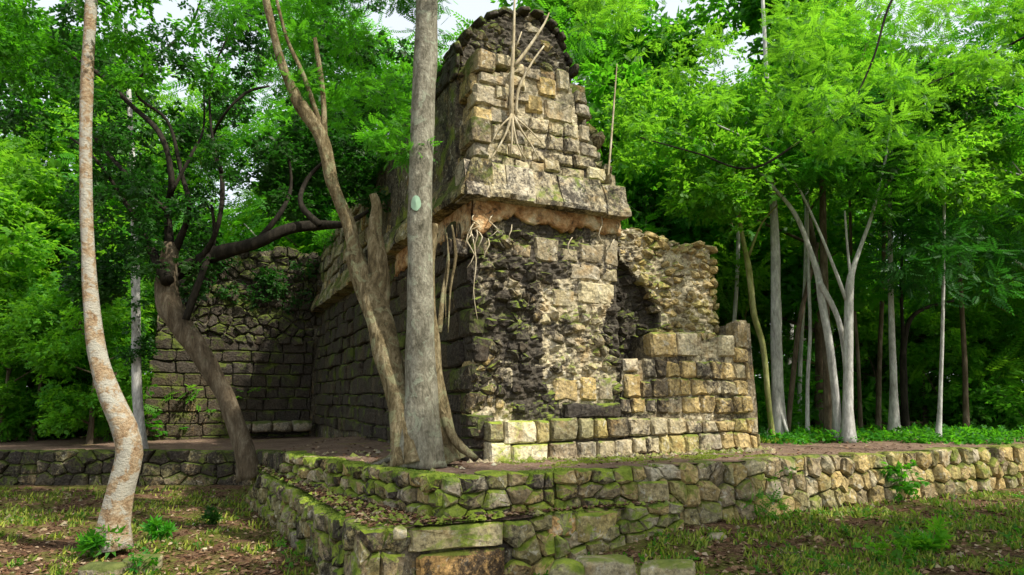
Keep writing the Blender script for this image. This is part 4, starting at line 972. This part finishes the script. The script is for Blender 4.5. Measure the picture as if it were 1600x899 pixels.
# canopies of these trees
RT = [(pw, [(1080, 60, 1300, 300)], 'leaf', 51), (pm, [(1080, 210, 1200, 350)], 'leaf_bright', 52), (k1, [(1340, 60, 1480, 340)], 'leaf', 53), (k2, [(960, 60, 1200, 260)], 'leaf_bright', 54),
      (k3, [(1240, -40, 1460, 200)], 'leaf_bright', 55), (k6, [(1360, 120, 1560, 330)], 'leaf_dark', 56), (k7, [(1400, 330, 1600, 450)], 'leaf_dark', 57),
      (k5, [(1200, 180, 1330, 280)], 'leaf', 59), (k8, [(1440, 100, 1560, 330)], 'leaf_bright', 60), (k4, [(1230, 150, 1350, 270)], 'leaf_dark', 61)]
for t_, bx, lm, sd_ in RT: crown_px(t_, bx, (12.4, 15.2), (26, 52), 22, 1300, .27, 'pinnate' if sd_ % 2 else 'broad', lm, sd_)
# feathery tree overhanging from the right, rooted outside the frame
ov = ptree('feathery_tree', onz(1720, 740, -.2), 'bright feathery tree arching over the upper right from beyond the frame', 'bark_dark', [
    tube([Vector((10.4, 8.6, -.9)), Vector((10.2, 8.9, 1.8)), Vector((9.9, 9.2, 4.2)), Vector((9.3, 9.5, 6.9))], [.14, .12, .09, .04], 9, .08)],
    [pxtube([(1780, -40, 6, 9.5), (1480, -70, 5, 9.5), (1400, -10, 4.5, 9.5), (1365, 90, 3.5, 9.5), (1330, 170, 2.5, 9.5)], 9.5, sides=6), pxtube([(1780, -40, 6, 9.5), (1500, 110, 3.5, 10.8), (1300, 190, 4, 11), (1180, 262, 4, 10.8), (1090, 240, 3, 11), (1000, 215, 2, 11)], 10, sides=6)])
crown_px(ov, [(980, 20, 1300, 230), (880, -40, 1100, 90), (1040, -80, 1500, 200), (1200, 120, 1480, 260), (1440, -80, 1760, 130)], (9, 11.4), (18, 38), 80, 5400, .16, 'pinnate', 'leaf_bright', 71, skip=[(1040, 35, 50), (920, 90, 40)])
# ------------------------------------------------------------------ plants on the ruin
rs_ = thing('rooted_sapling', TS(*[onfront(800, 180)[0], -.05, onfront(800, 180)[1]]), 'pale leafless sapling with roots gripping the upper wall of the ruin', 'sapling')
def fr_tube(L, **k):
    P = []; rr = []
    for px, py, w_, s in L:
        t, z = onfront(px, py, s); P.append(TS(t, s, z)); rr.append(w_ * .5 * .0092)
    return tube(P, rr, **k)
V, Fc = fr_tube([(799, 190, 8, -.06), (799, 150, 8, -.09), (801, 90, 7, -.10), (803, 40, 5, -.12), (804, -10, 3, -.12)], sides=7, rough=.05); mesh('stem', V, Fc, M['root'], rs_, True)
for L in ([(802, 105, 7, -.1), (822, 80, 6, -.12), (850, 38, 4, -.15), (858, 20, 2, -.15)], [(806, 180, 5, -.08), (810, 140, 5, -.12), (830, 100, 4, -.14), (850, 72, 3, -.14)], [(806, 75, 3, -.1), (815, 50, 2, -.12)]):
    V, Fc = fr_tube(L, sides=6, rough=.05); mesh('branch', V, Fc, M['root'], rs_, True)
for L in ([(799, 178, 6, -.08), (792, 205, 4, -.07), (778, 232, 3, -.07), (764, 252, 2, -.06)], [(800, 180, 6, -.08), (800, 215, 4, -.07), (798, 245, 2, -.06)], [(801, 180, 6, -.08), (815, 205, 4, -.07), (832, 230, 3, -.07), (842, 252, 2, -.06)],
          [(802, 182, 5, -.08), (824, 200, 3, -.07), (846, 222, 2, -.06)], [(799, 182, 4, -.08), (780, 200, 3, -.07), (768, 225, 2, -.07)], [(800, 185, 4, -.09), (808, 225, 3, -.07), (822, 250, 2, -.06)]):
    V, Fc = fr_tube(L, sides=6, rough=.08); mesh('root', V, Fc, M['root'], rs_, True)
wh = thing('thin_stem', TS(*[onfront(950, 290)[0], .2, onfront(950, 290)[1]]), 'thin straight pale shoot on the right shoulder of the ruin', 'sapling')
V, Fc = fr_tube([(948, 298, 4, .2), (955, 220, 4, .2), (961, 140, 3, .2), (964, 100, 2, .2)], sides=6, rough=.04); mesh('stem', V, Fc, M['root'], wh, True)
# roots hanging from the stucco
hr = thing('hanging_roots', TS(.2, -.15, zc0), 'tan aerial roots hanging over the left part of the front wall under the cornice', 'roots')
rr_ = random.Random(4)
for i in range(13):
    px = rr_.choice([rr_.uniform(722, 800), rr_.uniform(722, 770), rr_.uniform(800, 960)]); l = 25 + 120 * rr_.random() ** 2 * (1 if px < 800 else .3); y0 = rr_.uniform(335, 375)
    L = [(px, y0, rr_.uniform(1.5, 3), -.06), (px + rr_.uniform(-7, 7), y0 + l * .3, 2.2, -.12), (px + rr_.uniform(-9, 9), y0 + l * .65, 1.8, -.10), (px + rr_.uniform(-14, 14), y0 + l, 1, -.08)]
    V, Fc = fr_tube(L, sides=5, rough=.1); mesh('root', V, Fc, M['root'], hr, True)
# creeping plants over the side wall and the rear wing
def vine(pts, label, lm, n, size, seed, rad=(.15, .35)):
    rnd = random.Random(seed); t = thing('climbing_vine', pts[0], label, 'vine'); V, Fc, tn = leafmass(pts, [rnd.uniform(*rad) for _ in pts], n, size, 'broad', seed, 1.0); mesh('foliage', V, Fc, M[lm], t, False, tn)
    V, Fc = merge([tube([p + Vector((0, 0, .3)), p, p + Vector((rnd.gauss(0, .1), 0, -.6))], [.012, .01, .004], 4, 0) for p in pts[:10]]); mesh('stems', V, Fc, M['bark_brown'], t); return t
vine([TS(-.05, s, side_top(s) + rb_.uniform(-.3, .2)) for s in np.linspace(1.5, SEND, 22)], 'green creeper along the top of the shaded side wall', 'leaf', 1500, .16, 81)
vine([TS(rb_.uniform(TL, 0), SEND - .1, zr1 + rb_.uniform(-1.8, .3)) for _ in range(26)], 'dark creeper hanging over the rear wing', 'leaf_dark', 1500, .2, 82, (.2, .5))
vine([TS(t, 1.2, lerp([1.0, 2.4, 3.0], [ztopf, zc1 + .4, zc1 - .3], t)) for t in np.linspace(1.7, 3.0, 9)], 'green creeper on the broken right shoulder behind the upper wall', 'leaf', 420, .14, 83, (.12, .25))

# ------------------------------------------------------------------ ground cover
rng = np.random.default_rng(3)
def scatter(n, fpos, maker, mat, name, label, cat):
    V = []; Fc = []; tn = []
    for i in range(n):
        p = fpos()
        if p is None: continue
        o = len(V); v, f, t = maker(p); V += v; Fc += [tuple(a + o for a in q) for q in f]; tn += [t] * len(v)
    o = mesh(name, np.array(V), np.array(Fc), mat, None, False, tn); o['kind'] = 'stuff'; o['label'] = label; o['category'] = cat; return o
rg2 = random.Random(8)
def low_front(x): # lower boundary of the walls in plan
    xs_ = [C3.x - 3, C2.x, L2.x, L1.x, LCf.x, (A + E1 * 2 + E2 * ls).x]; ys_ = [C2.y, C2.y, L2.y, L1.y, LCf.y, (A + E1 * 2 + E2 * ls).y]
    return lerp(xs_, ys_, x) if x < xs_[-1] else upper_edge(x)
def lawnpos(dens):
    def f():
        u = rg2.uniform(-1.0, 1.0); y = 4.4 + 11 * rg2.random() ** 1.7; x = u * y; dd = dens - (.17 if x > .8 else 0) if dens > -.5 else dens
        if dens < -.5 and x > .8 and rg2.random() < .35: return None
        if y > low_front(x) - .08: return None
        if noise.noise(Vector((x * 1.1, y * 1.1, 7))) + .5 * noise.noise(Vector((x * 4, y * 4, 1))) < dd: return None
        return Vector((x, y, lawn_z(x, y)))
    return f
def blade(p):
    a = rg2.uniform(0, 6.28); l = rg2.uniform(.02, .075) * (1 + p.y * .04); w_ = .006 + .0009 * p.y; d = Vector((math.cos(a), math.sin(a), 0)); s = Vector((-d.y, d.x, 0))
    tip = p + d * l * rg2.uniform(.2, .9) + Vector((0, 0, l)); m_ = p + d * l * .2 + Vector((0, 0, l * .55))
    return [p - s * w_, p + s * w_, m_ + s * w_ * .7, tip], [(0, 1, 2, 3)], rg2.random()
scatter(90000, lawnpos(.08), blade, M['grass'], 'grass', 'patchy short grass on the ground before the terrace', 'grass')
def dead(p):
    a = rg2.uniform(0, 6.28); l = rg2.uniform(.03, .10); d = Vector((math.cos(a), math.sin(a), rg2.uniform(-.3, .3))); s = Vector((-d.y, d.x, rg2.uniform(-.5, .5))); q = p + Vector((0, 0, .018))
    return [q - d * l * .5, q + s * l * .3 + Vector((0, 0, .008)), q + d * l * .5, q - s * l * .3 + Vector((0, 0, .012))], [(0, 1, 2, 3)], rg2.random() ** 1.5
scatter(44000, lawnpos(-1), dead, M['litter'], 'leaf_litter', 'brown dry leaves strewn over the ground', 'leaf litter')
def floorpos():
    x = rg2.uniform(-5, 11); y = upper_edge(x) + rg2.uniform(.2, 7)
    return Vector((x, y, floor_z(x, y)))
scatter(1500, floorpos, dead, M['litter'], 'leaf_litter', 'sparse dry leaves on the packed earth of the terrace', 'leaf litter')
def limepos():
    t = rg2.uniform(4.5, 14); s = rg2.uniform(.9, 4) if t > 5.6 else rg2.uniform(-.9, -.1); p = TS(t, s)
    if t < 5.6: return None
    return Vector((p.x, p.y, floor_z(p.x, p.y)))
def ledgepos():
    f = rg2.random() * (len(ptsA) - 1); i = int(f); a = ptsA[i].lerp(ptsA[i + 1], f - i); b = ptsB[i].lerp(ptsB[i + 1], f - i); p = a.lerp(b, rg2.uniform(.1, .95)); return Vector((p.x, p.y, -.44 + .02))
scatter(2200, ledgepos, dead, M['litter'], 'leaf_litter', 'dry leaves on the narrow ledge between the terrace walls', 'leaf litter')
def chip(p):
    r = rg2.uniform(.02, .06) * (1.5 if rg2.random() < .15 else 1); o = [p + Vector((r * math.cos(a + rg2.uniform(-.3, .3)), r * math.sin(a) * rg2.uniform(.7, 1.1), rg2.uniform(-.01, .01))) for a in (0, 1.25, 2.5, 3.8, 5.0)]
    return o + [p + Vector((rg2.uniform(-.3, .3) * r, 0, r * .8))], [(i, (i + 1) % 5, 5) for i in range(5)], rg2.random()
def stuff_chips(n, f, name, label, mk):
    V = []; Fc = []
    for i in range(n):
        p = f()
        if p is None: continue
        o = len(V); v, q, t = chip(p); V += v; Fc += [tuple(a + o for a in x) for x in q]
    o = mesh(name, V, Fc, M[mk]); o['kind'] = 'stuff'; o['label'] = label; o['category'] = 'rubble'; o.color = (.35, .30, .2, .35)
stuff_chips(420, ledgepos, 'rubble_chips', 'small stones strewn on the narrow ledge between the terrace walls', 'ledge')
stuff_chips(500, lambda: lawnpos(-1)(), 'rubble_chips', 'small stones lying on the ground before the terrace', 'stone')
def footpos():
    t = rg2.uniform(-2.5, 5.6); s_ = -.1 - abs(rg2.gauss(0, .22)) if t > 0 else rg2.uniform(-.8, 3); p = TS(t, s_)
    return Vector((p.x, p.y, floor_z(p.x, p.y) + .005)) if p.y > upper_edge(p.x) + .35 else None
stuff_chips(420, footpos, 'rubble_chips', 'small stones fallen at the foot of the ruin', 'stone')
scatter(15000, limepos, blade, M['lime'], 'grass', 'lime green grass strip behind the terrace on the right', 'grass')
def mossb(p):
    v, f, t = blade(p); return [p + (q - p) * .28 for q in v], f, t * .6
def fstrip():
    t = rg2.uniform(.3, 4.6); s = -.32 - rg2.random() ** 1.3 * .9; p = TS(t, s)
    if noise.noise(Vector((t * 1.6, s * 3, 3))) + .4 * noise.noise(Vector((t * 7, s * 9, 3))) < .0: return None
    return Vector((p.x, p.y, floor_z(p.x, p.y)))
scatter(16000, fstrip, mossb, M['lime'], 'moss', 'thin yellow green moss along the foot of the front wall', 'moss')

def edgemoss():
    if rg2.random() < .62:
        i = rg2.randrange(0, 9); a, b = ptsU[i], ptsU[i + 1]; zt = zU
    else:
        i = rg2.randrange(0, 4); q = [L2, L1, LCf, A + E1 * .3 + E2 * ls, A + E1 * 2.2 + E2 * ls]; a, b = q[i], q[i + 1]; zt = zL
    d = Vector((b.x - a.x, b.y - a.y, 0)).normalized(); nn = Vector((-d.y, d.x, 0)); p = a.lerp(b, rg2.random())
    if noise.noise(Vector((p.x * 1.4, p.y * 1.4, 11))) + .6 * noise.noise(Vector((p.x * 6, p.y * 6, 11))) < (-.1 if p.x < 1 else .22): return None
    p = Vector((p.x, p.y, 0)) + nn * rg2.uniform(-.02, .24); return Vector((p.x, p.y, zt(p) - .015))
scatter(16000, edgemoss, mossb, M['grass'], 'moss', 'fuzzy moss cushions along the tops of the terrace walls', 'moss')
# low weeds and fallen twigs
wc = [p for p in (lawnpos(.12)() for _ in range(9000)) if p is not None and p.y < 12][:1100]
V, Fc, tn = leafmass([p + Vector((0, 0, .03)) for p in wc], [.06] * len(wc), 4200, .085, 'broad', 77, .4)
o = mesh('low_weeds', V, Fc, M['leaf'], None, False, tn); o['kind'] = 'stuff'; o['label'] = 'low leafy weeds creeping over the ground before the terrace'; o['category'] = 'weeds'
tw_ = []
for i in range(170):
    p = lawnpos(-1)()
    if p is None or p.y > 11: continue
    a = rg2.uniform(0, 6.28); l = rg2.uniform(.1, .4); d = Vector((math.cos(a), math.sin(a), rg2.uniform(-.02, .08)))
    tw_.append(tube([p + Vector((0, 0, .02)), p + d * l * .5 + Vector((rg2.uniform(-.04, .04), 0, .03)), p + d * l + Vector((0, 0, .02))], [.008, .006, .003], 4, .1))
V, Fc = merge(tw_); o = mesh('fallen_twigs', V, Fc, M['bark_brown']); o['kind'] = 'stuff'; o['label'] = 'thin fallen twigs lying among the dry leaves'; o['category'] = 'twigs'
def basepos():
    p = ony(rg2.uniform(1185, 1600), 640, rg2.uniform(12.6, 16.5)); return Vector((p.x, p.y, floor_z(p.x, p.y)))
wc = [basepos() for _ in range(420)]
V, Fc, tn = leafmass([p + Vector((0, 0, .08)) for p in wc], [.16] * len(wc), 3200, .16, 'broad', 78, .6)
o = mesh('low_weeds', V, Fc, M['leaf'], None, False, tn); o['kind'] = 'stuff'; o['label'] = 'low leafy undergrowth round the feet of the right trunks'; o['category'] = 'weeds'
# small plants
def plant(px, py, z, sc, n, style, lm, label, seed, name='small_plant', Y=None):
    b = onz(px, py, z) if Y is None else ony(px, py, Y); rnd = random.Random(seed); t = thing(name, b, label, 'plant')
    c = [b + Vector((rnd.gauss(0, .3), rnd.gauss(0, .2), rnd.uniform(.15, .7))) * sc - b * 0 if False else b + Vector((rnd.gauss(0, .3) * sc, rnd.gauss(0, .2) * sc, rnd.uniform(.15, .7) * sc)) for _ in range(5)]
    V, Fc, tn = leafmass(c, [sc * .3] * 5, n, sc * .42, style, seed, .8); mesh('leaves', V, Fc, M[lm], t, False, tn)
    V, Fc = merge([tube([b - Vector((0, 0, .03)), b.lerp(q, .6), q], [.007 * sc * 2, .005, .003], 4, 0) for q in c]); mesh('stems', V, Fc, M['bark_moss'], t); return t
plant(1232, 756, -.25, .26, 12, 'broad', 'leaf_bright', 'small bright plant growing from the top of the terrace wall', 91)
plant(1425, 770, -.6, .55, 70, 'broad', 'leaf', 'bushy fern like plant against the terrace wall at the right', 92)
plant(1190, 812, -.75, .42, 50, 'pinnate', 'leaf', 'low green weeds at the foot of the terrace wall right of the pale block', 93)
plant(1405, 880, -.75, .34, 40, 'broad', 'leaf_bright', 'bright weeds on the lawn at the lower right', 94)
plant(1455, 862, -.75, .34, 40, 'palmy', 'leaf_bright', 'spiky lime weed at the lower right corner of the lawn', 95)
plant(1300, 790, -.75, .3, 30, 'broad', 'leaf', 'weeds below the middle of the right terrace wall', 96)
plant(455, 880, -1.15, .26, 18, 'broad', 'leaf', 'small green plant on the leafy ground left of the terrace corner', 97)
plant(150, 870, -1.18, .4, 50, 'palmy', 'leaf', 'green tuft at the foot of the leaning reddish tree', 98)
plant(250, 845, -1.18, .34, 36, 'palmy', 'leaf', 'green tuft right of the leaning reddish tree', 99)
plant(330, 820, -1.18, .3, 30, 'palmy', 'leaf_dark', 'dark green tuft in the middle of the left ground', 100)
plant(215, 895, -1.18, .3, 30, 'broad', 'leaf', 'leafy weed beside the pale green rock at the lower left', 101)
# loose stones
def loose(px, py, z, size, col, label, mat='mossy', kind='big', yaw=0.0, dirt_shade=.1):
    p = onz(px, py, z); o = stone('loose_stone', None, p, yaw, size, kind, mat, col, dirt_shade, .08); o['label'] = label; o['category'] = 'stone'; return o
loose(625, 834, -.40, (.13, .1, .12), CREAM, 'small white stone on the lower tier left of the large block', 'stone', 'rough')
loose(222, 882, -1.14, (.40, .3, .2), (.3, .36, .26), 'pale green rock on the ground at the lower left', 'mossy')
loose(160, 893, -1.14, (.45, .3, .16), GREY, 'flat grey rock beside the leaning reddish tree', 'mossy')
loose(945, 893, -.78, (.55, .34, .26), (.4, .38, .25), 'long mossy stone at the bottom below the terrace', 'stone', yaw=.2)
loose(1045, 897, -.78, (.5, .3, .2), (.5, .46, .3), 'pale flat stone right of the long mossy stone at the bottom', 'stone', yaw=-.3)
loose(885, 902, -.80, (.34, .3, .34), MOS, 'round mossy stone left of the long mossy stone at the bottom', 'ledge', 'rough')
loose(1120, 842, -.80, (.25, .2, .12), GREY, 'small grey stone on the lawn below the terrace wall', 'stone', 'rough')
loose(1400, 797, -.78, (.3, .18, .07), (.4, .38, .4), 'flat grey slab on the lawn below the right terrace wall', 'stone')
loose(320, 858, -1.17, (.06, .05, .04), CREAM, 'tiny white pebble on the leafy ground at the left', 'stone', 'rough')
